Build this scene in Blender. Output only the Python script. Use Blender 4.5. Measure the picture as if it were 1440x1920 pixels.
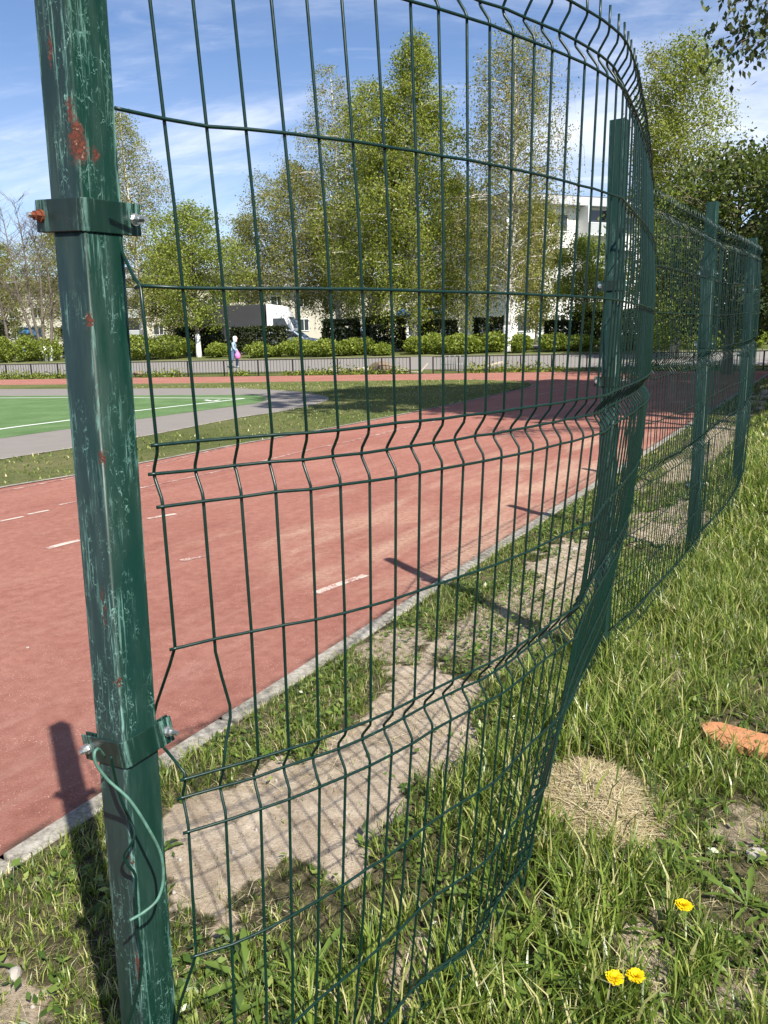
import bpy, bmesh, math, random
import numpy as np
from mathutils import Vector, Matrix

# ------------------------------------------------------------------ clear
for o in list(bpy.data.objects):
    bpy.data.objects.remove(o, do_unlink=True)
scene = bpy.context.scene
COL = scene.collection
PI = math.pi

# ------------------------------------------------------------------ camera
FPX, YC, ROLL, CAMH = 1500.0, 637.0, math.radians(-1.4), 1.5
TILT = math.atan((960 - YC) / FPX)
_fw = np.array([0, math.cos(TILT), -math.sin(TILT)])
_up = np.array([0, math.sin(TILT), math.cos(TILT)])
_rt = np.array([1.0, 0, 0])
CR = math.cos(ROLL) * _rt + math.sin(ROLL) * _up
CU = -math.sin(ROLL) * _rt + math.cos(ROLL) * _up
cd = bpy.data.cameras.new('camera')
cam = bpy.data.objects.new('camera', cd)
COL.objects.link(cam)
M = Matrix.Identity(4)
for i in range(3):
    M[i][0], M[i][1], M[i][2] = CR[i], CU[i], -_fw[i]
M[2][3] = CAMH
cam.matrix_world = M
cd.sensor_fit = 'VERTICAL'
cd.sensor_height = 24.0
cd.lens = FPX / 1920 * 24.0
cd.clip_start = 0.05
cd.clip_end = 4000
scene.camera = cam
scene.render.resolution_x, scene.render.resolution_y = 768, 1024


def ray(px, py):
    return (px - 720) / FPX * CR - (py - 960) / FPX * CU + _fw


def G(px, py, z=0.0):
    d = ray(px, py)
    k = (z - CAMH) / d[2]
    return np.array([d[0] * k, d[1] * k, z])


def atY(px, py, Y):
    d = ray(px, py)
    k = Y / d[1]
    return np.array([d[0] * k, Y, CAMH + d[2] * k])


# ------------------------------------------------------------------ light
SUN_EL = math.radians(48.0)
SUN_DIR = np.array([0.460, -0.888])            # horizontal direction towards the sun
sd = Vector((SUN_DIR[0] * math.cos(SUN_EL), SUN_DIR[1] * math.cos(SUN_EL), math.sin(SUN_EL))).normalized()
sl = bpy.data.lights.new('sun', 'SUN')
sl.energy = 5.0
sl.angle = math.radians(0.53)
sl.color = (1.0, 0.95, 0.86)
sun = bpy.data.objects.new('sun', sl)
sun.rotation_euler = sd.to_track_quat('Z', 'Y').to_euler()
COL.objects.link(sun)

world = bpy.data.worlds.new('World')
scene.world = world
world.use_nodes = True
wn, wl = world.node_tree.nodes, world.node_tree.links
wn.clear()


def wnode(t, **kw):
    n = wn.new(t)
    for k, v in kw.items():
        setattr(n, k, v)
    return n


sky = wnode('ShaderNodeTexSky', sky_type='NISHITA')
sky.sun_disc = False
sky.sun_elevation = SUN_EL
sky.sun_rotation = math.atan2(SUN_DIR[0], SUN_DIR[1])
sky.altitude = 300
sky.air_density = 1.0
sky.dust_density = 0.6
sky.ozone_density = 1.6
tc = wnode('ShaderNodeTexCoord')
sep = wnode('ShaderNodeSeparateXYZ')
wl.new(tc.outputs['Generated'], sep.inputs[0])
ad = wnode('ShaderNodeMath', operation='ADD')
ad.inputs[1].default_value = 0.16
wl.new(sep.outputs['Z'], ad.inputs[0])
mx = wnode('ShaderNodeMath', operation='MAXIMUM')
mx.inputs[1].default_value = 0.03
wl.new(ad.outputs[0], mx.inputs[0])
dx = wnode('ShaderNodeMath', operation='DIVIDE')
dy = wnode('ShaderNodeMath', operation='DIVIDE')
wl.new(sep.outputs['X'], dx.inputs[0]); wl.new(mx.outputs[0], dx.inputs[1])
wl.new(sep.outputs['Y'], dy.inputs[0]); wl.new(mx.outputs[0], dy.inputs[1])
cb = wnode('ShaderNodeCombineXYZ')
wl.new(dx.outputs[0], cb.inputs[0]); wl.new(dy.outputs[0], cb.inputs[1])


def cloud_layer(scale, loc, rot, sx, sy, lo, hi, dist):
    mp = wnode('ShaderNodeMapping')
    mp.inputs['Location'].default_value = loc
    mp.inputs['Rotation'].default_value = (0, 0, rot)
    mp.inputs['Scale'].default_value = (sx, sy, 1)
    wl.new(cb.outputs[0], mp.inputs[0])
    nz = wnode('ShaderNodeTexNoise')
    nz.inputs['Scale'].default_value = scale
    nz.inputs['Detail'].default_value = 9
    nz.inputs['Roughness'].default_value = 0.62
    nz.inputs['Distortion'].default_value = dist
    wl.new(mp.outputs[0], nz.inputs[0])
    mr = wnode('ShaderNodeMapRange', interpolation_type='SMOOTHSTEP')
    mr.inputs['From Min'].default_value = lo
    mr.inputs['From Max'].default_value = hi
    wl.new(nz.outputs[0], mr.inputs[0])
    return mr.outputs[0]


c1 = cloud_layer(0.62, (3.1, 1.4, 0), 0.5, 1.0, 1.5, 0.44, 0.78, 0.7)
c2 = cloud_layer(2.6, (0.3, 7.7, 0), 0.9, 0.8, 2.4, 0.52, 0.90, 0.9)
cm = wnode('ShaderNodeMath', operation='MULTIPLY_ADD')
cm.inputs[1].default_value = 0.55
wl.new(c2, cm.inputs[0]); wl.new(c1, cm.inputs[2])
# the air near the horizon is milky
hz = wnode('ShaderNodeMapRange')
hz.inputs['From Min'].default_value = 0.0
hz.inputs['From Max'].default_value = 0.30
hz.inputs['To Min'].default_value = 0.28
hz.inputs['To Max'].default_value = 0.0
wl.new(sep.outputs['Z'], hz.inputs[0])
cs = wnode('ShaderNodeMath', operation='ADD', use_clamp=True)
wl.new(cm.outputs[0], cs.inputs[0]); wl.new(hz.outputs[0], cs.inputs[1])
cml = wnode('ShaderNodeMath', operation='MULTIPLY')
cml.inputs[1].default_value = 0.86
wl.new(cs.outputs[0], cml.inputs[0])
mixs = wnode('ShaderNodeMix', data_type='RGBA')
wl.new(cml.outputs[0], mixs.inputs[0])
tint = wnode('ShaderNodeMix', data_type='RGBA', blend_type='MULTIPLY')
tint.inputs[0].default_value = 1.0
wl.new(sky.outputs[0], tint.inputs[6])
tint.inputs[7].default_value = (0.98, 1.06, 1.24, 1)
wl.new(tint.outputs[2], mixs.inputs[6])
mixs.inputs[7].default_value = (9.6, 10.0, 10.9, 1)
bg = wnode('ShaderNodeBackground')
bg.inputs['Strength'].default_value = 0.072
wl.new(mixs.outputs[2], bg.inputs[0])
wo = wnode('ShaderNodeOutputWorld')
wl.new(bg.outputs[0], wo.inputs[0])

scene.view_settings.view_transform = 'Standard'
scene.view_settings.look = 'None'
scene.view_settings.gamma = 1
scene.view_settings.use_curve_mapping = False
scene.view_settings.exposure = 0.85

# ------------------------------------------------------------------ helpers
rng = np.random.default_rng(11)
random.seed(5)


def tag(o, label=None, cat=None, group=None, kind=None):
    if label: o['label'] = label
    if cat: o['category'] = cat
    if group: o['group'] = group
    if kind: o['kind'] = kind
    return o


def empty(name, loc=(0, 0, 0), rz=0.0):
    o = bpy.data.objects.new(name, None)
    o.empty_display_size = 0.1
    o.location = tuple(float(v) for v in loc)
    o.rotation_euler = (0, 0, rz)
    COL.objects.link(o)
    return o


def link(name, me, parent=None, mat=None):
    o = bpy.data.objects.new(name, me)
    COL.objects.link(o)
    if parent is not None:
        o.parent = parent
    if mat is not None and len(me.materials) == 0:
        me.materials.append(mat)
    return o


def mesh_np(name, V, F, mat=None, smooth=False):
    """V (n,3), F (m,k) uniform polygon arrays -> mesh, fast"""
    me = bpy.data.meshes.new(name)
    V = np.ascontiguousarray(V, dtype=np.float32)
    F = np.ascontiguousarray(F, dtype=np.int32)
    k = F.shape[1]
    me.vertices.add(len(V)); me.vertices.foreach_set('co', V.ravel())
    me.loops.add(F.size); me.loops.foreach_set('vertex_index', F.ravel())
    me.polygons.add(len(F))
    me.polygons.foreach_set('loop_start', np.arange(0, F.size, k, dtype=np.int32))
    me.polygons.foreach_set('loop_total', np.full(len(F), k, dtype=np.int32))
    if smooth:
        me.polygons.foreach_set('use_smooth', np.ones(len(F), dtype=bool))
    me.update(calc_edges=True)
    me.validate()
    if mat: me.materials.append(mat)
    return me


class MB:
    """collects shapes into one mesh"""
    def __init__(s):
        s.v, s.f, s.m = [], [], []
        s.n = 0

    def add(s, V, F, mi=0):
        s.v.append(np.asarray(V, dtype=float).reshape(-1, 3))
        for f in F:
            s.f.append(tuple(int(i) + s.n for i in f)); s.m.append(mi)
        s.n += len(s.v[-1])
        return s

    def box(s, c, size, R=None, mi=0, taper=1.0):
        hx, hy, hz = [v / 2 for v in size]
        V = np.array([(-hx, -hy, -hz), (hx, -hy, -hz), (hx, hy, -hz), (-hx, hy, -hz),
                      (-hx * taper, -hy * taper, hz), (hx * taper, -hy * taper, hz), (hx * taper, hy * taper, hz), (-hx * taper, hy * taper, hz)])
        if R is not None: V = V @ np.asarray(R).T
        return s.add(V + np.asarray(c), [(3, 2, 1, 0), (4, 5, 6, 7), (0, 1, 5, 4), (1, 2, 6, 5), (2, 3, 7, 6), (3, 0, 4, 7)], mi)

    def tube(s, pts, r, n=6, cap=True, mi=0):
        V, F = tube(pts, r, n, cap)
        return s.add(V, F, mi)

    def build(s, name, mats, parent=None, smooth=False, bevel=0):
        me = bpy.data.meshes.new(name)
        me.from_pydata(np.concatenate(s.v).tolist(), [], s.f)
        if not isinstance(mats, (list, tuple)): mats = [mats]
        for m in mats: me.materials.append(m)
        if len(mats) > 1: me.polygons.foreach_set('material_index', s.m)
        if smooth: me.polygons.foreach_set('use_smooth', [True] * len(me.polygons))
        me.update()
        o = link(name, me, parent)
        if bevel:
            b = o.modifiers.new('bevel', 'BEVEL'); b.width = bevel; b.segments = 2; b.limit_method = 'ANGLE'
        return o


def rotz(a):
    c, s = math.cos(a), math.sin(a)
    return np.array([[c, -s, 0], [s, c, 0], [0, 0, 1.0]])


def tube(pts, r, n=6, cap=True):
    P = np.asarray(pts, dtype=float)
    k = len(P)
    r = np.broadcast_to(np.asarray(r, dtype=float), (k,))
    T = np.gradient(P, axis=0)
    T /= np.linalg.norm(T, axis=1)[:, None] + 1e-12
    ref = np.array([0, 0, 1.0]) if abs(T[0, 2]) < 0.9 else np.array([1.0, 0, 0])
    A = np.cross(T[0], ref); A /= np.linalg.norm(A)
    out = []
    a = np.arange(n) * 2 * PI / n
    for i in range(k):
        A = A - T[i] * (A @ T[i]); A /= np.linalg.norm(A) + 1e-12
        B = np.cross(T[i], A)
        out.append(P[i] + r[i] * (np.cos(a)[:, None] * A + np.sin(a)[:, None] * B))
    V = np.concatenate(out)
    F = []
    for i in range(k - 1):
        for j in range(n):
            j2 = (j + 1) % n
            F.append((i * n + j, i * n + j2, (i + 1) * n + j2, (i + 1) * n + j))
    if cap:
        F.append(tuple(range(n - 1, -1, -1))); F.append(tuple((k - 1) * n + j for j in range(n)))
    return V, F


def spline(pts, m):
    """Catmull-Rom resample to m points"""
    P = np.asarray(pts, dtype=float)
    d = np.r_[0, np.cumsum(np.linalg.norm(np.diff(P, axis=0), axis=1))]
    t = np.linspace(0, d[-1], m)
    Q = np.vstack([2 * P[0] - P[1], P, 2 * P[-1] - P[-2]])
    out = []
    for tt in t:
        i = min(np.searchsorted(d, tt, side='right') - 1, len(P) - 2)
        u = (tt - d[i]) / (d[i + 1] - d[i] + 1e-12)
        p0, p1, p2, p3 = Q[i], Q[i + 1], Q[i + 2], Q[i + 3]
        out.append(0.5 * ((2 * p1) + (-p0 + p2) * u + (2 * p0 - 5 * p1 + 4 * p2 - p3) * u * u + (-p0 + 3 * p1 - 3 * p2 + p3) * u ** 3))
    return np.array(out)


def vnoise(x, y, seed=0):
    """smooth 2-D value noise, 0..1"""
    x = np.asarray(x, float); y = np.asarray(y, float)
    xi, yi = np.floor(x).astype(np.int64), np.floor(y).astype(np.int64)
    fx, fy = x - xi, y - yi
    fx = fx * fx * (3 - 2 * fx); fy = fy * fy * (3 - 2 * fy)

    def h(a, b):
        n = (a * 374761393 + b * 668265263 + seed * 974634777) & 0x7fffffff
        n = ((n ^ (n >> 13)) * 1274126177) & 0x7fffffff
        return ((n ^ (n >> 16)) & 0xffff) / 65535.0
    return (h(xi, yi) * (1 - fx) + h(xi + 1, yi) * fx) * (1 - fy) + (h(xi, yi + 1) * (1 - fx) + h(xi + 1, yi + 1) * fx) * fy


def fbm(x, y, seed=0, o=3):
    r, a, t = 0, 1.0, 0
    for i in range(o):
        r = r + a * vnoise(x * 2 ** i, y * 2 ** i, seed + i); t += a; a *= 0.5
    return r / t


def in_poly(x, y, poly):
    x = np.asarray(x); y = np.asarray(y)
    c = np.zeros(x.shape, bool)
    n = len(poly)
    for i in range(n):
        x0, y0 = poly[i][:2]; x1, y1 = poly[(i + 1) % n][:2]
        if y0 == y1: continue
        m = ((y0 > y) != (y1 > y)) & (x < (x1 - x0) * (y - y0) / (y1 - y0) + x0)
        c ^= m
    return c


# ------------------------------------------------------------------ materials
class NT:
    def __init__(s, name):
        s.mat = bpy.data.materials.new(name)
        s.mat.use_nodes = True
        s.t = s.mat.node_tree
        s.t.nodes.clear()
        s.out = s.t.nodes.new('ShaderNodeOutputMaterial')

    def n(s, typ, ins=None, **kw):
        nd = s.t.nodes.new(typ)
        for k, v in kw.items(): setattr(nd, k, v)
        for k, v in (ins or {}).items():
            sock = nd.inputs[k]
            if isinstance(v, bpy.types.NodeSocket): s.t.links.new(v, sock)
            else:
                if isinstance(v, (tuple, list)) and sock.type == 'RGBA' and len(v) == 3: v = (*v, 1)
                sock.default_value = v
        return nd

    def coord(s, kind='Object', scale=(1, 1, 1), loc=(0, 0, 0), rot=(0, 0, 0)):
        c = s.n('ShaderNodeTexCoord')
        return s.n('ShaderNodeMapping', {'Vector': c.outputs[kind], 'Scale': scale, 'Location': loc, 'Rotation': rot}).outputs[0]

    def pos(s, scale=(1, 1, 1), loc=(0, 0, 0), rot=(0, 0, 0)):
        g = s.n('ShaderNodeNewGeometry')
        return s.n('ShaderNodeMapping', {'Vector': g.outputs['Position'], 'Scale': scale, 'Location': loc, 'Rotation': rot}).outputs[0]

    def noise(s, vec, scale=5, detail=4, rough=.55, dist=0):
        return s.n('ShaderNodeTexNoise', {'Vector': vec, 'Scale': scale, 'Detail': detail, 'Roughness': rough, 'Distortion': dist}).outputs[0]

    def ramp(s, fac, stops):
        r = s.n('ShaderNodeValToRGB', {'Fac': fac})
        e = r.color_ramp.elements
        while len(e) < len(stops): e.new(0.5)
        for el, (p, c) in zip(e, stops):
            el.position = p
            el.color = (c, c, c, 1) if not isinstance(c, (tuple, list)) else (*c, 1)
        return r.outputs[0]

    def mr(s, v, a, b, lo=0., hi=1., smooth=True):
        return s.n('ShaderNodeMapRange', {'Value': v, 'From Min': a, 'From Max': b, 'To Min': lo, 'To Max': hi},
                   interpolation_type='SMOOTHSTEP' if smooth else 'LINEAR').outputs[0]

    def math(s, op, a, b=0.0, c=0.0, clamp=False):
        return s.n('ShaderNodeMath', {0: a, 1: b, 2: c}, operation=op, use_clamp=clamp).outputs[0]

    def mix(s, f, a, b, mode='MIX'):
        return s.n('ShaderNodeMix', {0: f, 6: a, 7: b}, data_type='RGBA', blend_type=mode).outputs[2]

    def bump(s, h, strength=.3, dist=.01):
        return s.n('ShaderNodeBump', {'Height': h, 'Strength': strength, 'Distance': dist}).outputs[0]

    def bsdf(s, color, rough=.6, normal=None, spec=.4, metal=0., coat=0.):
        ins = {'Base Color': color, 'Roughness': rough, 'Specular IOR Level': spec, 'Metallic': metal}
        if coat: ins['Coat Weight'] = coat
        if normal is not None: ins['Normal'] = normal
        return s.n('ShaderNodeBsdfPrincipled', ins).outputs[0]

    def done(s, shader):
        s.t.links.new(shader, s.out.inputs[0])
        return s.mat


def simple(name, col, rough=.6, metal=0., nscale=0, namp=.25, spec=.4, bump=0):
    t = NT(name)
    c = col
    nrm = None
    if nscale:
        v = t.noise(t.coord(), nscale, 5)
        c = t.mix(v, tuple(x * (1 - namp) for x in col), tuple(min(1, x * (1 + namp)) for x in col))
        if bump: nrm = t.bump(v, bump, .01)
    return t.done(t.bsdf(c, rough, nrm, spec, metal))


def leafmat(name, stops, trans=.35, rough=.5, tcol=1.25, spec=.3):
    t = NT(name)
    g = t.n('ShaderNodeNewGeometry')
    c = t.ramp(g.outputs['Random Per Island'], stops)
    p = t.bsdf(c, rough, None, spec)
    tl = t.n('ShaderNodeBsdfTranslucent', {'Color': t.mix(1.0, c, (tcol, tcol * 1.02, tcol * .55), 'MULTIPLY')}).outputs[0]
    return t.done(t.n('ShaderNodeMixShader', {0: trans, 1: p, 2: tl}).outputs[0])


GREEN = (0.010, 0.068, 0.046)


def paint_wire():
    t = NT('green_wire_coating')
    v = t.noise(t.pos(), 60, 3)
    c = t.mix(v, (0.0018, 0.016, 0.012), (0.0034, 0.025, 0.018))
    sp = t.mr(t.noise(t.pos(loc=(3, 1, 2)), 22, 5, .7), .66, .74)
    c = t.mix(t.math('MULTIPLY', sp, .55), c, (0.03, .09, .07))
    return t.done(t.bsdf(c, t.mr(v, .3, .7, .28, .42), None, .36))


def paint_post(name, wear=1.0, rust=()):
    """green paint, scratched to the paler undercoat along the corners, rust in given spots (local coordinates)"""
    t = NT(name)
    tc_ = t.n('ShaderNodeTexCoord')
    ob = tc_.outputs['Object']
    sp = t.n('ShaderNodeSeparateXYZ', {0: ob})
    base = t.mix(t.noise(ob, 9, 5), (0.0014, 0.0165, 0.0110), (0.0024, 0.024, 0.0155))
    chalk = t.math('MULTIPLY', t.mr(sp.outputs[1], -.0318, -.0326, 0, 1), t.mr(t.noise(t.coord(scale=(18, 18, 3)), 1.0, 5, .65), .25, .62, .25, .8))
    base = t.mix(t.math('MULTIPLY', chalk, wear), base, (0.0125, 0.0230, 0.0225))
    # patches where the paint has suffered
    zb = 0.0
    for z0_, w_ in ((1.33, .17), (.55, .16), (.98, .10), (1.90, .13), (1.55, .08)):
        zb = t.math('ADD', zb, t.mr(t.math('ABSOLUTE', t.math('SUBTRACT', sp.outputs[2], z0_)), 0., w_, .085, 0))
    patch = t.mr(t.math('ADD', zb, t.noise(t.coord(scale=(16, 16, 4.5), loc=(.3, .1, .7)), 1.0, 4, .6)), .49, .62)
    # long rubs and curly scratches
    rub = t.mr(t.noise(t.coord(scale=(230, 230, 9)), 1.0, 5, .75), .53, .66)
    wv = t.n('ShaderNodeTexVoronoi', {'Vector': t.n('ShaderNodeVectorMath', {0: t.coord(scale=(38, 38, 17)),
             1: t.n('ShaderNodeVectorMath', {0: t.n('ShaderNodeTexNoise', {'Vector': t.coord(scale=(60, 60, 45)), 'Scale': 1.0, 'Detail': 3}).outputs[1], 1: (2.4, 2.4, 2.4)}, operation='MULTIPLY').outputs[0]}, operation='ADD').outputs[0],
             'Scale': 1.0}, feature='DISTANCE_TO_EDGE').outputs[0]
    curl = t.mr(wv, .010, .052, 1, 0)
    fine = t.mr(t.noise(t.coord(scale=(90, 90, 60)), 1.0, 6, .8), .45, .62)
    curl = t.math('MULTIPLY', curl, fine)
    # corner distance
    ax = t.math('ABSOLUTE', sp.outputs[0]); ay = t.math('ABSOLUTE', sp.outputs[1])
    mn = t.math('MINIMUM', ax, ay)
    edge = t.mr(mn, .0225, .0320)
    en = t.mr(t.noise(t.coord(scale=(120, 120, 11), loc=(5, 2, 1)), 1.0, 6, .75), .49, .60)
    ep = t.mr(t.noise(t.coord(scale=(10, 10, 3.1), loc=(1, 4, 2)), 1.0, 3), .38, .54)
    em = t.math('MULTIPLY', t.math('MULTIPLY', edge, en), ep)
    s1 = t.math('MULTIPLY', t.math('MULTIPLY', patch, t.mr(sp.outputs[0], .0318, .0326, 1, .7)), t.math('MAXIMUM', t.math('MULTIPLY', rub, .85), curl))
    scr = t.math('MULTIPLY', t.math('MAXIMUM', s1, em), wear, clamp=True)
    col = t.mix(scr, base, t.mix(t.noise(ob, 70, 4), (0.045, 0.15, 0.12), (0.19, 0.32, 0.275)))
    dust = t.mr(t.noise(t.coord(scale=(25, 25, 4)), 1.0, 5, .7), .40, .72, 0, .16)
    col = t.mix(t.math('MULTIPLY', dust, wear), col, (0.07, 0.105, 0.09))
    # chips that rust
    nd = t.n('ShaderNodeTexNoise', {'Vector': ob, 'Scale': 60.0, 'Detail': 7, 'Roughness': .78})
    wob = t.n('ShaderNodeVectorMath', {0: ob, 1: t.n('ShaderNodeVectorMath', {0: nd.outputs[1], 1: (.042, .042, .075)}, operation='MULTIPLY').outputs[0]}, operation='ADD').outputs[0]
    rm = None
    for (x, y, z, rx, rz) in rust:
        dv = t.n('ShaderNodeVectorMath', {0: wob, 1: (x + .021, y + .021, z + .037)}, operation='SUBTRACT').outputs[0]
        dv = t.n('ShaderNodeVectorMath', {0: dv, 1: (1 / rx, 1 / rx, 1 / rz)}, operation='MULTIPLY').outputs[0]
        ln = t.n('ShaderNodeVectorMath', {0: dv}, operation='LENGTH').outputs['Value']
        m_ = t.mr(ln, .55, 1.05, 1, 0)
        rm = m_ if rm is None else t.math('MAXIMUM', rm, m_)
    rough = t.math('MULTIPLY_ADD', scr, .3, t.mr(t.noise(t.coord(scale=(40, 40, 8)), 1.0, 4), .3, .7, .34, .55))
    if rm is not None:
        halo = t.ramp(t.noise(ob, 140, 5, .7), [(.3, (.030, .010, .007)), (.43, (.095, .022, .010)), (.51, (.020, .008, .006)), (.60, (.075, .020, .010)), (.70, (.20, .15, .11))])
        col = t.mix(rm, col, halo)
        rough = t.math('MULTIPLY_ADD', rm, .5, rough, clamp=True)
    nrm = t.bump(t.math('ADD', t.math('MULTIPLY', scr, -.5), t.noise(ob, 30, 3)), .12, .002)
    return t.done(t.bsdf(col, rough, nrm, .3))


m_wire = paint_wire()
m_post1 = paint_post('worn_green_post_paint', 1.0, rust=[(.031, -.032, 1.757, .017, .028), (.026, -.034, 1.795, .008, .022), (.033, -.008, 1.745, .007, .016), (.029, -.033, 1.535, .006, .008),
                                                         (.030, -.030, 1.352, .006, .014), (.030, -.033, 1.015, .007, .010), (.012, -.034, 1.13, .0035, .05), (.026, -.034, .52, .007, .04),
                                                         (-.005, -.034, 1.87, .005, .03), (.028, -.034, .71, .004, .03)])
m_post2 = paint_post('green_post_paint', .45, rust=[(0.034, -.02, .9, .005, .01)])
m_clamp = paint_post('clamp_paint', .8)
m_bolt = simple('zinc_bolt', (.55, .56, .56), .32, .9, 120, .3)
m_rustbolt = simple('rusty_bolt', (.17, .045, .02), .85, .2, 160, .5)
m_lwire = simple('loose_wire_coating', (.075, .165, .125), .45, 0, 90, .7)

# ------------------------------------------------------------------ ground layout
K0 = np.array([-1.19, 2.15]); KD = np.array([.489, .872]); KN = np.array([.872, -.489])   # kerb line, its direction and its right side
F0 = np.array([-2.7, 37.1]); FD = np.array([.962, -.273]); FN = np.array([.273, .962])     # far low fence


def uv2xy(u, v):
    u = np.asarray(u, float); v = np.asarray(v, float)
    return K0[0] + KD[0] * u + KN[0] * v, K0[1] + KD[1] * u + KN[1] * v


def xy2uv(x, y):
    dx_, dy_ = np.asarray(x) - K0[0], np.asarray(y) - K0[1]
    return dx_ * KD[0] + dy_ * KD[1], dx_ * KN[0] + dy_ * KN[1]


def gz(x, y):
    """terrain height of the wide ground"""
    s = (np.asarray(x, float) - F0[0]) * FN[0] + (np.asarray(y, float) - F0[1]) * FN[1]
    z = -0.05 + np.clip(s - .4, 0, 10.6) * .072 + np.clip(s - 11, 0, 150) * .02
    return z


def pxs(px, s):
    """ground point seen in pixel column px, s metres beyond the far low fence"""
    d = ray(px, 650)
    k = (s + F0 @ FN) / (d[0] * FN[0] + d[1] * FN[1])
    x, y = d[0] * k, d[1] * k
    return np.array([x, y, float(gz(x, y))])


BARE = [[(300, 1560), (390, 1478), (520, 1440), (640, 1385), (700, 1300), (770, 1240), (860, 1262), (900, 1330), (850, 1420), (770, 1530), (700, 1590), (640, 1640), (520, 1625), (430, 1720), (330, 1720)],
        [(990, 1070), (1050, 1010), (1118, 1015), (1112, 1092), (1020, 1120)],
        [(1150, 1740), (1210, 1710), (1240, 1790), (1290, 1850), (1230, 1915), (1140, 1880)],
        [(-60, 1770), (110, 1790), (150, 1940), (-80, 1960)],
        [(1215, 960), (1290, 930), (1335, 975), (1325, 1020), (1200, 1030)],
        [(690, 1235), (730, 1180), (800, 1195), (800, 1250)],
        [(1190, 1180), (1270, 1220), (1290, 1320), (1220, 1340)],
        [(1330, 1540), (1480, 1500), (1480, 1600), (1370, 1600)],
        [(700, 1790), (800, 1740), (880, 1830), (820, 1930), (690, 1940)],
        [(1360, 1830), (1470, 1790), (1480, 1900), (1380, 1900)]]
BARE_W = [1, .9, .7, .6, .8, .6, .6, .5, .7, .6]
BARE_XY = [[G(a, b)[:2] for a, b in p] for p in BARE]
STRAW_XY = [G(a, b)[:2] for a, b in [(985, 1505), (1025, 1440), (1115, 1422), (1180, 1455), (1230, 1530), (1250, 1600), (1170, 1605), (1060, 1575)]]


BOARD_XY = [G(a, b, .02)[:2] for a, b in [(1300, 1345), (1345, 1338), (1540, 1385), (1540, 1470), (1400, 1425), (1310, 1395)]]


def bare_mask(x, y):
    jx = x + (fbm(x * 7, y * 7, 3, 5) - .5) * .34
    jy = y + (fbm(x * 7, y * 7, 8, 5) - .5) * .34
    m = np.zeros(np.shape(x))
    for p, w in zip(BARE_XY, BARE_W):
        m = np.maximum(m, in_poly(jx, jy, p) * w)
    u, v = xy2uv(x, y)
    # a worn strip runs on behind the fence
    strip = ((v > .42) & (v < .95) & (u > 1.5)) * np.clip(fbm(u * 1.3, v * 3, 21) * 2.6 - 1.05, 0, .62)
    far = ((u > 5) & (v > 1.7)) * np.clip(fbm(u * .8, v * 1.1, 33) * 3.2 - 1.7, 0, .5)
    return np.maximum(np.maximum(m, strip), far)


def zv(u, v):
    """height of the verge"""
    x, y = uv2xy(u, v)
    z = .004 + (fbm(x * 1.7, y * 1.7, 50) - .5) * .06 * np.clip((v - .1) / .5, 0, 1) + (fbm(x * 9, y * 9, 60) - .5) * .022 * np.clip((v - .1) / .2, 0, 1)
    z = z + (fbm(x * 22, y * 22, 66) - .5) * .016 * np.clip((v - .2) / .2, 0, 1)
    z = z + .16 * np.clip((u - 4.6) / 2.4, 0, 1) * np.clip((v - .9) / .5, 0, 1)
    return z


# ------------------------------------------------------------------ ground materials
def m_grassland(name, a, b, c, sc=1.0):
    t = NT(name)
    p = t.pos()
    n1 = t.noise(p, .35 * sc, 5, .6)
    n2 = t.noise(p, 6 * sc, 5, .7)
    n3 = t.noise(p, 45 * sc, 4, .75)
    f = t.math('MULTIPLY_ADD', n3, .45, t.math('MULTIPLY_ADD', n2, .35, t.math('MULTIPLY', n1, .45)))
    col = t.ramp(f, [(.44, a), (.60, b), (.78, c)])
    return t.done(t.bsdf(col, .95, t.bump(n3, .9, .05), .1))


m_field = m_grassland('far_grass', (.045, .062, .018), (.095, .118, .032), (.19, .18, .075))
m_infield = m_grassland('infield_turf', (.050, .070, .020), (.115, .135, .042), (.23, .21, .10))
m_road = simple('road_asphalt', (.205, .190, .175), .92, 0, 3, .14)
m_apron = simple('pale_asphalt', (.205, .185, .168), .95, 0, 2.2, .12, .2, .1)


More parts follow.
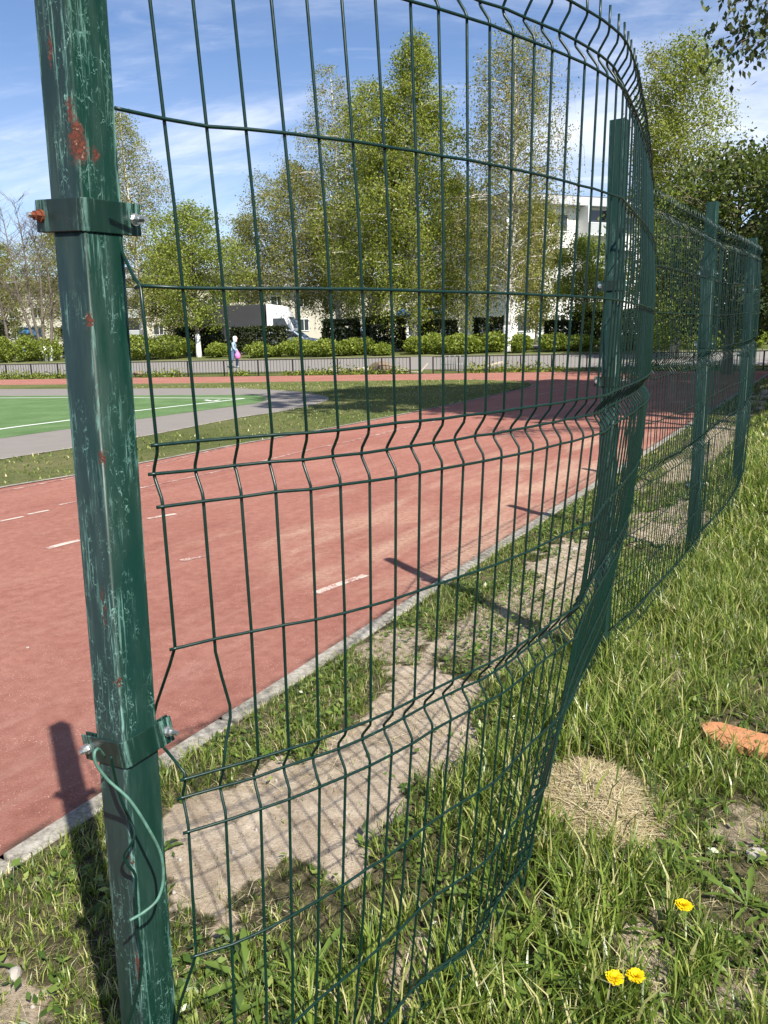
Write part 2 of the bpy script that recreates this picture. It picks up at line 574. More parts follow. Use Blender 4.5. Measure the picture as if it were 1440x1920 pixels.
def mk_track():
    t = NT('red_rubber_track')
    p = t.pos()
    crumb = t.noise(p, 170, 4, .75)
    mid = t.noise(p, 14, 6, .7)
    big = t.noise(p, .7, 6, .65)
    f = t.math('MULTIPLY_ADD', crumb, .50, t.math('MULTIPLY_ADD', mid, .36, t.math('MULTIPLY', big, .24)))
    col = t.ramp(f, [(.36, (.180, .068, .050)), (.53, (.290, .120, .090)), (.72, (.44, .22, .17))])
    pl = t.pos(rot=(0, 0, -math.atan2(KD[1], KD[0])))
    st = t.noise(t.n('ShaderNodeMapping', {'Vector': pl, 'Scale': (.28, 5.5, 1)}).outputs[0], 1.0, 7, .7)
    col = t.mix(t.mr(st, .50, .72, 0, .42), col, (.40, .23, .19))
    col = t.mix(t.mr(st, .34, .46, .25, 0), col, (.17, .062, .052))
    vor = t.n('ShaderNodeTexVoronoi', {'Vector': t.n('ShaderNodeMapping', {'Vector': pl, 'Scale': (.55, .8, 1)}).outputs[0], 'Scale': 1.0}, feature='DISTANCE_TO_EDGE').outputs[0]
    crk = t.math('MULTIPLY', t.mr(vor, .001, .006, 1, 0), t.mr(t.noise(pl, 1.6, 4), .5, .6))
    col = t.mix(t.math('MULTIPLY', crk, .12), col, (.12, .045, .038))
    # pale grit
    grit = t.mr(t.n('ShaderNodeTexVoronoi', {'Vector': p, 'Scale': 70.0}).outputs[0], .08, .22, 1, 0)
    col = t.mix(t.math('MULTIPLY', grit, t.mr(t.noise(p, 5, 4), .38, .62, .1, .85)), col, (.60, .45, .36))
    # washed-on sand, in drifts along the running direction
    pd = t.pos(rot=(0, 0, -math.atan2(KD[1], KD[0])), scale=(1, 1, 1))
    pm = t.n('ShaderNodeMapping', {'Vector': pd, 'Scale': (.55, 1.9, 1)}).outputs[0]
    dr = t.noise(pm, 1.15, 7, .68, .4)
    sp_ = t.n('ShaderNodeSeparateXYZ', {0: pd})
    # pd.y is minus the distance from the kerb plus a constant
    cst = K0[0] * (-KD[1]) + K0[1] * KD[0]
    dist = t.math('SUBTRACT', sp_.outputs[1], cst)
    near = t.mr(dist, .0, 3.2, .24, .0, False)
    along = t.math('SUBTRACT', sp_.outputs[0], float(K0 @ KD))
    zone = t.math('MULTIPLY', t.mr(along, 1.5, 4.0), t.mr(along, 8, 13, 1, .35))
    dirt = t.mr(t.math('ADD', dr, t.math('MULTIPLY', near, zone)), .58, .86, 0, .62)
    dirt = t.math('MULTIPLY', dirt, t.mr(t.noise(p, 28, 5, .75), .3, .62, .25, 1))
    col = t.mix(dirt, col, (.56, .41, .29))
    # dark patchy joint against the kerb
    jn = t.math('MULTIPLY', t.mr(dist, .0, .05, 1, 0), t.mr(t.noise(p, 9, 4), .35, .6))
    col = t.mix(t.math('MULTIPLY', jn, .8), col, (.05, .04, .03))
    return t.done(t.bsdf(col, .95, t.bump(crumb, .9, .010), .15))


m_track = mk_track()


def mk_mark(name, worn, bg_):
    t = NT(name)
    p = t.pos()
    w = t.mr(t.math('MULTIPLY_ADD', t.noise(p, 55, 5, .8), .55, t.math('MULTIPLY', t.noise(p, 7, 4), .5)), worn, worn + .10)
    col = t.mix(w, bg_, (.50, .41, .35))
    return t.done(t.bsdf(col, .85, t.bump(t.noise(p, 260, 3), .4, .005), .25))


m_mark = mk_mark('worn_white_paint', .43, (.28, .13, .105))
m_mark2 = mk_mark('faded_white_paint', .50, (.26, .11, .09))
m_turfline = simple('turf_white', (.72, .74, .70), .9, 0, 30, .1)


def mk_pitch():
    t = NT('artificial_turf')
    p = t.pos()
    n = t.math('MULTIPLY_ADD', t.noise(p, 30, 4, .8), .5, t.math('MULTIPLY', t.noise(p, 1.2, 5), .5))
    col = t.ramp(n, [(.35, (.070, .135, .045)), (.55, (.115, .190, .075)), (.75, (.19, .27, .12))])
    return t.done(t.bsdf(col, .9, t.bump(t.noise(p, 120, 3), .6, .02), .15))


m_pitch = mk_pitch()


def mk_concrete():
    t = NT('kerb_concrete')
    p = t.pos()
    n = t.math('MULTIPLY_ADD', t.noise(p, 40, 6, .75), .6, t.math('MULTIPLY', t.noise(p, 4, 6, .75), .4))
    col = t.ramp(n, [(.36, (.075, .068, .055)), (.48, (.23, .21, .175)), (.66, (.45, .42, .365))])
    return t.done(t.bsdf(col, .92, t.bump(t.noise(p, 90, 5, .7), .6, .006), .2))


m_conc = mk_concrete()


def mk_verge():
    t = NT('verge_soil')
    p = t.pos()
    at = t.n('ShaderNodeAttribute', attribute_name='bare')
    b = t.math('ADD', at.outputs['Fac'], t.math('ADD', t.math('MULTIPLY_ADD', t.noise(p, 12, 5, .7), .8, -.4), t.math('MULTIPLY_ADD', t.noise(p, 75, 4, .7), .7, -.35)))
    fine = t.noise(p, 130, 5, .8)
    mid = t.noise(p, 17, 5, .65)
    f = t.math('MULTIPLY_ADD', fine, .5, t.math('MULTIPLY', mid, .5))
    sand = t.ramp(f, [(.36, (.18, .138, .098)), (.5, (.40, .325, .240)), (.66, (.55, .47, .37))])
    thatch = t.ramp(f, [(.38, (.020, .019, .010)), (.50, (.062, .056, .028)), (.58, (.14, .115, .064)), (.68, (.28, .225, .14))])  # thatch colour, darkened to paint in the shade between grass blades
    sand = t.mix(t.mr(t.noise(p, 5.5, 6, .7), .42, .66, 0, .55), sand, (.25, .185, .125))
    col = t.mix(t.mr(b, .16, .74), thatch, sand)
    peb = t.n('ShaderNodeTexVoronoi', {'Vector': p, 'Scale': 110.0, 'Randomness': 1.0})
    pm = t.math('MULTIPLY', t.mr(peb.outputs[0], .10, .26, 1, 0), t.mr(t.noise(p, 22, 3), .5, .62))
    col = t.mix(t.math('MULTIPLY', pm, .6), col, (.50, .44, .36))
    h = t.math('MULTIPLY_ADD', pm, .5, f)
    return t.done(t.bsdf(col, .95, t.bump(h, .9, .018), .15))


m_verge = mk_verge()

# ------------------------------------------------------------------ ground sheets


def sheet(name, pts, z, mat, parent=None, kind='structure'):
    me = bpy.data.meshes.new(name)
    me.from_pydata([(float(p[0]), float(p[1]), z) for p in pts], [], [tuple(range(len(pts)))])
    bm = bmesh.new(); bm.from_mesh(me)
    bmesh.ops.triangulate(bm, faces=bm.faces[:])
    for f in bm.faces:
        if f.normal.z < 0: f.normal_flip()
    bm.to_mesh(me); bm.free()
    o = link(name, me, parent, mat)
    if parent is None: tag(o, kind=kind)
    return o


def ribbon(name, pts, w, z, mat, parent=None):
    P = np.asarray(pts, float)[:, :2]
    T = np.gradient(P, axis=0); T /= np.linalg.norm(T, axis=1)[:, None]
    Nn = np.stack([T[:, 1], -T[:, 0]], 1)
    w = np.broadcast_to(np.asarray(w, float), (len(P),))[:, None]
    A, B = P - Nn * w / 2, P + Nn * w / 2
    V = np.concatenate([np.c_[A, np.full(len(P), z)], np.c_[B, np.full(len(P), z)]])
    n = len(P)
    F = [(i, n + i, n + i + 1, i + 1) for i in range(n - 1)]
    o = link(name, mesh_np(name, V, np.array(F)), parent, mat)
    return o


# wide ground
gx = np.concatenate([-np.geomspace(1500, 62, 16), np.linspace(-60, 60, 61), np.geomspace(62, 1500, 16)])
gy = np.concatenate([np.linspace(-60, 28, 23), np.linspace(30, 90, 61), np.geomspace(95, 2500, 22)])
XX, YY = np.meshgrid(gx, gy)
ZZ = gz(XX, YY)
nx = len(gx)
idx = np.arange(XX.size).reshape(XX.shape)
Fq = np.stack([idx[:-1, :-1], idx[:-1, 1:], idx[1:, 1:], idx[1:, :-1]], -1).reshape(-1, 4)
o = link('ground', mesh_np('ground', np.stack([XX, YY, ZZ], -1).reshape(-1, 3), Fq, m_field, True))
tag(o, kind='structure')

# running track
outer = [uv2xy(u, 0) for u in (-40, -10, 0, 8, 16, 22)] + [(11.6, 24.2), (14.2, 26.2), (16.2, 28.4), (14.6, 30.6), (10.5, 33.0), (6.8, 34.5), (2.0, 35.4), (-2.7, 36.5), (-10.4, 38.5), (-19.1, 40.7), (-60, 52.0), (-60, -25)]
track = sheet('running_track', outer, 0.0, m_track)

# lane markings, worn away in places
LINES = [([(-40, 987), (0, 978), (44, 969)], .05, m_mark), ([(52, 965), (92, 957)], .05, m_mark), ([(112, 947), (150, 939)], .05, m_mark2),
         ([(255, 917), (350, 897), (480, 868), (560, 848)], .05, m_mark2), ([(560, 848), (680, 822), (770, 800), (835, 786)], .05, m_mark2),
         ([(245, 881), (330, 862), (420, 840), (500, 824)], .035, m_mark2), ([(-30, 928), (60, 911), (150, 893)], .035, m_mark2),
         ([(88, 1029), (118, 1021), (150, 1013)], .07, m_mark), ([(276, 973), (330, 964)], .06, m_mark),
         ([(592, 1113), (636, 1096), (686, 1079)], .062, m_mark), ([(980, 789), (1008, 779)], .07, m_mark2),
         ([(340, 1052), (395, 1040)], .06, m_mark2), ([(920, 741), (960, 732), (1000, 722)], .06, m_mark2), ([(905, 735), (980, 722), (1040, 708)], .06, m_mark2),
         ([(1000, 742), (1060, 728), (1120, 712)], .06, m_mark2), ([(1080, 752), (1160, 733), (1230, 715)], .06, m_mark2)]
for pts, w, mt in LINES:
    P = spline([G(a, b)[:2] for a, b in pts], 12) if len(pts) > 2 else [G(a, b)[:2] for a, b in pts]
    ribbon('lane_line', P, w, .004, mt, track)

inn = [(-80, 932), (0, 915), (150, 890), (300, 862), (440, 835), (620, 803), (800, 768), (870, 754), (930, 740), (985, 728), (1003, 721), (985, 716), (900, 712), (770, 713), (600, 715), (300, 719), (0, 722)]
inner = [G(a, b)[:2] for a, b in inn] + [(-60, 45.0), (-60, -12)]
infield = sheet('infield_grass', inner, .004, m_infield)
edge_pts = spline([G(a, b)[:2] for a, b in inn[:11]], 60)
tag(ribbon('infield_edging', edge_pts, .07, .010, m_conc), kind='structure')
ap = [(-100, 885), (0, 862), (250, 822), (440, 785), (520, 773), (575, 762), (608, 753), (612, 746), (590, 740), (545, 734), (440, 728), (0, 730)]
apron = sheet('asphalt_apron', [G(a, b)[:2] for a, b in ap] + [(-45, 38.0), (-45, -6)], .008, m_apron)
tag(ribbon('apron_edging', spline([G(a, b)[:2] for a, b in ap[1:11]], 60), .09, .012, m_conc), kind='structure')
pt = [(-100, 840), (0, 823), (250, 788), (480, 757), (500, 751), (497, 744), (480, 741), (0, 743)]
pitch = sheet('football_pitch', [G(a, b)[:2] for a, b in pt] + [(-42, 34.0), (-42, -4)], .012, m_pitch)
ribbon('pitch_line', spline([G(a, b)[:2] for a, b in [(-100, 826), (0, 806), (130, 789), (250, 772), (400, 755), (458, 748)]], 30), .10, .016, m_turfline, pitch)
ribbon('pitch_line', spline([G(a, b)[:2] for a, b in [(458, 748), (300, 747), (0, 747)]] + [(-40, 33.2)], 30), .10, .017, m_turfline, pitch)
ribbon('pitch_line', spline([G(a, b)[:2] for a, b in [(385, 751), (398, 753), (412, 751)]], 8), .10, .018, m_turfline, pitch)

# kerb of concrete stones
kerb = empty('kerb', (*K0, 0), math.atan2(KD[1], KD[0])); tag(kerb, kind='structure')
kmb = MB().box((0, 0, 0), (1, 1, 1))
for i in range(-5, 30):
    L = .985
    mb = MB()
    a = (random.random() - .5) * .006
    mb.box((i * 1.0 + .5, -.052 + a, -.10), (L, .086, .225 + (random.random() - .5) * .01), rotz((random.random() - .5) * .008))
    mb.build('kerb_stone', m_conc, kerb, bevel=.008)

# verge beside the track
uu = np.concatenate([np.linspace(-9, -2.7, 22), np.arange(-2.6, 7, .032), np.linspace(7.05, 12, 60), np.linspace(12.2, 27, 40)])
vv = np.concatenate([np.arange(.095, 3.6, .032), np.linspace(3.65, 8, 50), np.linspace(8.3, 34, 40)])
UU, VV = np.meshgrid(uu, vv)
X_, Y_ = uv2xy(UU, VV)
Z_ = zv(UU, VV)
idx = np.arange(UU.size).reshape(UU.shape)
Fq = np.stack([idx[:-1, :-1], idx[1:, :-1], idx[1:, 1:], idx[:-1, 1:]], -1).reshape(-1, 4)
me = mesh_np('grass_verge', np.stack([X_, Y_, Z_], -1).reshape(-1, 3), Fq, m_verge, True)
at = me.attributes.new('bare', 'FLOAT', 'POINT')
at.data.foreach_set('value', bare_mask(X_, Y_).ravel().astype(np.float32))
verge = link('grass_verge', me); tag(verge, kind='structure')


def strip_s(name, s0, s1, mat, dz):
    """a band parallel to the far fence, draped on the terrain"""
    L = np.linspace(-90, 60, 60); S = np.linspace(s0, s1, 9)
    LL, SS = np.meshgrid(L, S)
    x = F0[0] + FD[0] * LL + FN[0] * SS; y = F0[1] + FD[1] * LL + FN[1] * SS
    z = gz(x, y) + dz
    idx = np.arange(x.size).reshape(x.shape)
    F = np.stack([idx[:-1, :-1], idx[:-1, 1:], idx[1:, 1:], idx[1:, :-1]], -1).reshape(-1, 4)
    o = link(name, mesh_np(name, np.stack([x, y, z], -1).reshape(-1, 3), F, mat, True))
    tag(o, kind='structure')


strip_s('road', 2.2, 8.4, m_road, .012)
strip_s('road_edging', 8.43, 8.62, m_conc, .05)
strip_s('street', 15.6, 20.6, m_road, .012)

# wooded hill far behind on the right
hx = np.linspace(-60, 520, 70); hy = np.linspace(230, 520, 30)
HX, HY = np.meshgrid(hx, hy)
hh = 95 * np.exp(-((HX - 330) / 150) ** 2) * np.clip((HY - 230) / 130, 0, 1) + 10 * fbm(HX * .02, HY * .02, 4) + 9 * fbm(HX * .12, HY * .12, 9) - 8
idx = np.arange(HX.size).reshape(HX.shape)
Fq = np.stack([idx[:-1, :-1], idx[:-1, 1:], idx[1:, 1:], idx[1:, :-1]], -1).reshape(-1, 4)
m_hill = m_grassland('wooded_hill', (.016, .028, .012), (.032, .048, .018), (.06, .075, .028), .12)
tag(link('hill', mesh_np('hill', np.stack([HX, HY, hh], -1).reshape(-1, 3), Fq, m_hill, True)), kind='structure')

# ------------------------------------------------------------------ green welded-mesh fence
FENCE_RZ = math.atan2(-.55, .835)       # local +x looks out of the fence line towards the camera side
A_ = .066                               # post side


def rsq(a, r=.0055, n=4):
    out = []
    h = a / 2
    for (cx, cy, s) in ((h - r, h - r, 0), (-h + r, h - r, 1), (-h + r, -h + r, 2), (h - r, -h + r, 3)):
        for k in range(n + 1):
            an = (s + k / n) * PI / 2
            out.append((cx + r * math.cos(an), cy + r * math.sin(an)))
    return np.array(out)


def post_mesh(name, h, mat):
    ring = rsq(A_); n = len(ring)
    inner_ = rsq(A_ - .006, .0045)
    V = np.concatenate([np.c_[ring, np.full(n, -.4)], np.c_[ring, np.full(n, h)], np.c_[inner_, np.full(n, h)], np.c_[inner_, np.full(n, h - .25)]])
    F = []
    for lv in range(3):
        for j in range(n):
            j2 = (j + 1) % n
            F.append((lv * n + j, lv * n + j2, (lv + 1) * n + j2, (lv + 1) * n + j))
    me = bpy.data.meshes.new(name)
    me.from_pydata(V.tolist(), [], F + [tuple(3 * n + j for j in range(n))])
    me.materials.append(mat)
    me.polygons.foreach_set('use_smooth', [True] * len(me.polygons))
    me.update()
    return me


def band(path, z0, z1, th):
    """vertical strip following path (local xy), th thick on the outside (left of travel)"""
    P = np.asarray(path, float)
    T = np.gradient(P, axis=0); T /= np.linalg.norm(T, axis=1)[:, None]
    Nn = np.stack([T[:, 1], -T[:, 0]], 1)
    n = len(P); O = P + Nn * th
    V = np.concatenate([np.c_[P, np.full(n, z0)], np.c_[O, np.full(n, z0)], np.c_[O, np.full(n, z1)], np.c_[P, np.full(n, z1)]])
    F = []
    for i in range(n - 1):
        for a, b in ((0, 1), (1, 2), (2, 3), (3, 0)):
            F.append((a * n + i, b * n + i, b * n + i + 1, a * n + i + 1))
    F += [(0, 3 * n, 2 * n, n), (n - 1, 2 * n - 1, 3 * n - 1, 4 * n - 1)]
    return V, F


def bolt(parent, pos, axis, mat, L=.022):
    mb = MB()
    ax = np.asarray(axis, float)
    p = np.asarray(pos, float)
    mb.tube([p, p + ax * .0035], .0085, 12)                    # washer
    mb.tube([p + ax * .0035, p + ax * .0105], .0068, 6)        # nut
    mb.tube([p + ax * .0105, p + ax * L], .0036, 8)            # thread
    return mb.build('bolt', mat, parent)


def clamp(parent, z, tilt=(0, 0), rusty=False, simple_=False):
    h = A_ / 2 + .0005
    e = .027
    c = empty_part('clamp', parent)
    front = [(-h - e, -h), (-h - e * .4, -h), (-h + .004, -h), (h - .006, -h), (h - .0015, -h + .0015), (h, -h + .006), (h, h - .004), (h, h + e * .5), (h, h + e)]
    V, F = band(front, -.021, .021, .0032)
    mb = MB().add(V, F)
    c1_ = mb.build('front_strap', m_clamp, c, bevel=.0012)
    back = [(h - .005, h + e), (h - .005, h + e * .4), (h - .006, h), (-h + .006, h), (-h + .001, h - .001), (-h, h - .006), (-h, -h + .012), (-h - .002, -h + .006), (-h - e * .5, -h + .0055), (-h - e, -h + .0055)]
    V, F = band(back, -.021, .021, .003)
    MB().add(V, F).build('back_strap', m_clamp, c, bevel=.001)
    bolt(c, (-h - e * .55, -h - .0032, 0), (0, -1, 0), m_rustbolt if rusty else m_bolt, .017)
    if rusty:
        MB().tube([(-h - e * .55, -h - .0140, 0), (-h - e * .55, -h - .024, 0)], .0034, 8).build('bolt_tip', m_bolt, c)
    bolt(c, (h + .0032, h + e * .55, 0), (1, 0, 0), m_bolt, .024)
    c.location = (0, 0, z)
    c.rotation_euler = (tilt[0], tilt[1], 0)
    return c


def empty_part(name, parent):
    o = bpy.data.objects.new(name, None)
    o.empty_display_size = .05
    COL.objects.link(o)
    o.parent = parent
    return o


def fence_post(loc, h, mat, label, lean=(0, 0), clamps=()):
    root = empty('fence_post', loc)
    q = Matrix.Rotation(lean[0], 3, 'Y') @ Matrix.Rotation(lean[1], 3, 'X') @ Matrix.Rotation(FENCE_RZ, 3, 'Z')
    root.rotation_euler = q.to_euler()
    tag(root, label, 'fence post', 'posts of the green mesh fence')
    link('post_tube', post_mesh('post_tube', h, mat), root)
    for z, tl, ru in clamps: clamp(root, z, tl, ru)
    return root


P1 = np.array([-.402 - 1.2 * .021, 1.146]); P2 = np.array([1.0, 3.52]); P3 = np.array([2.1, 5.28]); P4 = np.array([3.25, 7.24])
post1 = fence_post((*P1, 0), 2.32, m_post1, 'nearest green square fence post, scratched and rusty, with two bolted clamps', (.021, 0), [(1.672, (.03, .05), True), (.897, (.06, -.12), False)])
fence_post((*P2, 0), 2.35, m_post2, 'green fence post behind the bulging loose mesh panel, second from the camera', (0, 0), [(1.70, (0, 0), False), (1.30, (0, 0), False), (.62, (0, 0), False)])
fence_post((*P3, 0), 2.29, m_post2, 'green fence post between the second and third mesh panels', (.0, 0), [(1.86, (0, 0), False), (1.42, (0, 0), False), (.50, (0, 0), False)])
fence_post((*P4, .1), 2.18, m_post2, 'farthest tall green post at the end of the mesh fence', (0, 0), [(1.75, (0, 0), False), (1.2, (0, 0), False)])
p5 = G(1441, 806)
fence_post((p5[0], p5[1], 0), 1.9, m_post2, 'green post at the right edge of the picture in the tree shade', (.05, 0))

# ---- mesh panels
FH = .043
ZW = [('h', 1.95 + FH), ('a', 1.95), ('h', 1.95 - FH), ('h', 1.703), ('h', 1.499), ('h', 1.25 + FH), ('a', 1.25), ('h', 1.25 - FH), ('h', .999),
      ('h', .75 + FH), ('a', .75), ('h', .75 - FH), ('h', .499), ('h', .301), ('h', .05 + FH), ('a', .05), ('h', .05 - FH)]
FOLDS = (1.95, 1.25, .75, .05)
WR = .0024


def fold_profile():
    """(z, fraction of the fold depth) going down a vertical wire"""
    out = [(2.03, 0)]
    for k, c in enumerate(FOLDS):
        out += [(c + FH - .004, 0), (c + FH - .012, .10), (c + .009, .86), (c + .003, .985), (c - .003, .985), (c - .009, .86), (c - FH + .012, .10), (c - FH + .004, 0)]
        if k < 3: out += [((c - FH + FOLDS[k + 1] + FH) / 2, 0)]
    return out + [(.0, 0)]


PROF = fold_profile()


class Panel:
    def __init__(s, top, mid, bot, off, depth=.022):
        s.lv = [np.asarray(top, float), np.asarray(mid, float), np.asarray(bot, float)]
        s.n = len(s.lv[0]); s.off = np.broadcast_to(np.asarray(off, float), (s.n,)); s.depth = depth
        s.nr = []
        for L in s.lv:
            T = np.gradient(L, axis=0); T /= np.linalg.norm(T, axis=1)[:, None]
            s.nr.append(np.stack([T[:, 1], -T[:, 0]], 1))

    def w(s, z):
        a, b, c = 2.0, 1.2, 0.0
        return ((z - b) * (z - c) / ((a - b) * (a - c)), (z - a) * (z - c) / ((b - a) * (b - c)), (z - a) * (z - b) / ((c - a) * (c - b)))

    def pt(s, i, z, fold=0., out=0.):
        w = s.w(z)
        p = sum(w[k] * s.lv[k][i] for k in range(3))
        n = sum(w[k] * s.nr[k][i] for k in range(3)); n = n / np.linalg.norm(n)
        p = p + n * (out - fold * s.depth)
        return np.array([p[0], p[1], z + s.off[i]])

    def pt_edge(s, z, ext, end=0, out=0.):
        """a point ext metres beyond the first (or last) vertical wire"""
        i, j = (0, 1) if end == 0 else (-1, -2)
        a, b = s.pt(i, z, 0, out), s.pt(j, z, 0, out)
        d = a - b
        return a + d / np.linalg.norm(d) * ext


def build_panel(pan, label, nside=6, special=None, jit=.0008, hstart=None, seed=1):
    r_ = np.random.default_rng(seed)
    base = pan.pt(pan.n // 2, 0)
    root = empty('wire_mesh_fence', base)
    tag(root, label, 'mesh fence', 'panels of the green mesh fence')
    B = base
    for i in range(pan.n):
        if special and i in special:
            segs = special[i]
        else:
            segs = [[pan.pt(i, z, f) + r_.normal(0, jit, 3) * (1, 1, .2) for z, f in PROF]]
        mb = MB()
        for sg in segs: mb.tube(np.asarray(sg) - B, WR, nside)
        mb.build('vertical_wire', m_wire, root, True)
    for k, (ty, z) in enumerate(ZW):
        f = 1.0 if ty == 'a' else 0.0
        o_ = 2 * WR * .92
        pts = [pan.pt(i, z, f, o_) + r_.normal(0, jit, 3) for i in range(pan.n)]
        if hstart and k < 3: pts = pts[3:]
        st = (hstart or {}).get(k)
        p0, p1 = pts[0], pts[1]
        if st is not None: pts = [np.asarray(q) for q in st] + pts
        else: pts = [p0 - (p1 - p0) * .16] + pts
        pts = pts + [pts[-1] + (pts[-1] - pts[-2]) * .2]
        MB().tube(np.asarray(pts) - B, WR * 1.04, nside).build('horizontal_wire', m_wire, root, True)
    return root


COEF = np.array([
    (-0.306, 0.001, -0.004, 1.086, -0.034, -0.076), (-0.257, -0.009, -0.014, 1.12, -0.016, -0.07), (-0.207, -0.011, -0.02, 1.149, -0.01, -0.064),
    (-0.16, -0.008, -0.028, 1.172, -0.013, -0.049), (-0.111, -0.004, -0.038, 1.194, -0.02, -0.027), (-0.066, -0.001, -0.044, 1.221, -0.024, -0.012),
    (-0.021, 0.005, -0.049, 1.252, -0.026, -0.005), (0.021, 0.012, -0.048, 1.286, -0.029, 0), (0.062, 0.022, -0.042, 1.324, -0.033, 0.003),
    (0.102, 0.025, -0.039, 1.361, -0.045, 0.009), (0.142, 0.03, -0.036, 1.398, -0.049, 0.013), (0.182, 0.031, -0.032, 1.436, -0.049, 0.011),
    (0.221, 0.034, -0.028, 1.474, -0.048, 0.007), (0.26, 0.037, -0.027, 1.516, -0.047, 0.002), (0.295, 0.044, -0.033, 1.557, -0.049, -0.004),
    (0.332, 0.052, -0.04, 1.601, -0.052, -0.009), (0.368, 0.06, -0.045, 1.646, -0.054, -0.013), (0.402, 0.062, -0.048, 1.689, -0.057, -0.015),
    (0.435, 0.061, -0.053, 1.73, -0.059, -0.016), (0.468, 0.06, -0.058, 1.772, -0.059, -0.014), (0.499, 0.056, -0.064, 1.813, -0.059, -0.013)])


def lev(z):
    q = z - 1.2
    return np.stack([COEF[:, 0] + COEF[:, 1] * q + COEF[:, 2] * q * q, COEF[:, 3] + COEF[:, 4] * q + COEF[:, 5] * q * q], 1)


def cont(L, pts, n=33):
    return np.vstack([L, spline(np.vstack([L[-1], pts]), n)[1:]])


OFF1 = .075
pan1 = Panel(cont(lev(2.0), [(.57, 1.91), (.64, 2.09), (.73, 2.33), (.83, 2.61), (.95, 2.95), (1.085, 3.40)]),
             cont(lev(1.2), [(.58, 2.0), (.72, 2.3), (.86, 2.63), (.99, 3.0), (1.075, 3.44)]),
             cont(lev(0.0), [(.47, 2.33), (.69, 2.88), (1.0, 3.50)]), OFF1)


def prof_between(i, z1, z0):
    return [pan1.pt(i, z, f) for z, f in PROF if z0 <= z <= z1]


A3 = lambda px, py, Y: atY(px, py, Y)
v0 = [A3(196, -90, 1.21), A3(193, 30, 1.20), A3(196, 150, 1.20), A3(203, 330, 1.215), A3(214, 430, 1.20), A3(224, 462, 1.165), A3(250, 518, 1.09)]
v0 += [pan1.pt(0, 1.499), pan1.pt(0, 1.45)] + prof_between(0, 1.36, 1.05)[0:] + [pan1.pt(0, .999), A3(318, 1248, 1.10), A3(294, 1318, 1.17), A3(286, 1352, 1.20), A3(292, 1385, 1.19), A3(316, 1412, 1.12)]
v0 += [pan1.pt(0, .80)] + prof_between(0, .788, .52) + [pan1.pt(0, .499), A3(358, 1820, 1.07), A3(338, 1880, 1.10), A3(325, 1945, 1.13), A3(318, 2020, 1.15)]
v1 = [pan1.pt(1, z, f) for z, f in PROF if z > 1.02] + [pan1.pt(1, 1.0), A3(404, 1222, 1.125), A3(416, 1270, 1.135), A3(431, 1322, 1.14), A3(432, 1345, 1.14), A3(424, 1390, 1.13)]
v1 += [pan1.pt(1, z, f) for z, f in PROF if z < .80]
hs = {4: [A3(254, 540, 1.085)]}
build_panel(pan1, 'loose green mesh panel bulging towards the camera, its end bent off the post', 8, {0: [v0], 1: [v1]}, .0006, hs, 2)


def straight(a, b, n, bow, fa=0., fb=0.):
    a, b = np.asarray(a, float), np.asarray(b, float)
    t = np.linspace(0, 1, n)[:, None]
    d = b - a; nn = np.array([d[1], -d[0]]) / np.linalg.norm(d)
    wob = (vnoise(t[:, 0] * 5, t[:, 0] * 0 + bow * 99, 3) - .5)[:, None] * .02
    return a + d * t + nn * (bow * np.sin(PI * t) + wob)


pan2 = Panel(straight((1.065, 3.47), (2.16, 5.24), 42, .02), straight((1.065, 3.47), (2.165, 5.24), 42, .035), straight((1.04, 3.49), (2.13, 5.22), 42, .02), np.linspace(.09, .10, 42))
build_panel(pan2, 'green mesh panel between the second and third fence posts', 5, None, .0016, None, 3)
pan3 = Panel(straight((2.17, 5.28), (3.32, 7.20), 44, .03), straight((2.17, 5.28), (3.32, 7.20), 44, .05), straight((2.15, 5.27), (3.29, 7.2), 44, .04), np.linspace(.10, .17, 44))
build_panel(pan3, 'farthest green mesh panel, ending at the last tall post', 5, None, .0022, None, 4)

# wires hanging from the lower clamp of the nearest post
w1 = spline([A3(196, 1418, 1.075), A3(184, 1404, 1.05), A3(177, 1412, 1.04), A3(180, 1432, 1.04), A3(203, 1463, 1.045), A3(243, 1500, 1.045), A3(279, 1555, 1.05), A3(302, 1603, 1.06), A3(306, 1650, 1.06), A3(295, 1687, 1.05), A3(270, 1710, 1.035), A3(243, 1726, 1.02)], 60)
c0 = w1.mean(0)
o = MB().tube(w1 - c0, .0023, 8).build('loose_wire', m_lwire, None, True); o.location = c0
tag(o, 'pale cut wire looping off the lower clamp of the nearest post', 'wire')
w2 = spline([A3(208, 1418, 1.07), A3(212, 1440, 1.075), A3(224, 1490, 1.083), A3(240, 1530, 1.086), A3(253, 1562, 1.08), A3(246, 1582, 1.075), A3(232, 1603, 1.075), A3(240, 1622, 1.075), A3(254, 1642, 1.082), A3(255, 1690, 1.083), A3(259, 1750, 1.085), A3(266, 1792, 1.085), A3(261, 1850, 1.083), A3(238, 1930, 1.08), A3(225, 2010, 1.08)], 70)
c0 = w2.mean(0)
o = MB().tube(w2 - c0, .0022, 8).build('loose_wire', m_wire, None, True); o.location = c0
tag(o, 'dark green kinked wire hanging down the front corner of the nearest post', 'wire')

# ------------------------------------------------------------------ vegetation materials
def bark_birch():
    t = NT('birch_bark')
    p = t.pos()
    dark = t.mr(t.noise(t.pos(scale=(3, 3, 1.1)), 2.2, 6, .7), .52, .60)
    band_ = t.mr(t.noise(t.pos(scale=(4, 4, 26)), 1.0, 4, .7), .58, .64)
    f = t.math('MAXIMUM', t.math('MULTIPLY', dark, .8), t.math('MULTIPLY', band_, .7))
    col = t.mix(f, t.mix(t.noise(p, 8, 4), (.50, .47, .42), (.72, .70, .66)), (.055, .048, .042))
    return t.done(t.bsdf(col, .85, None, .2))


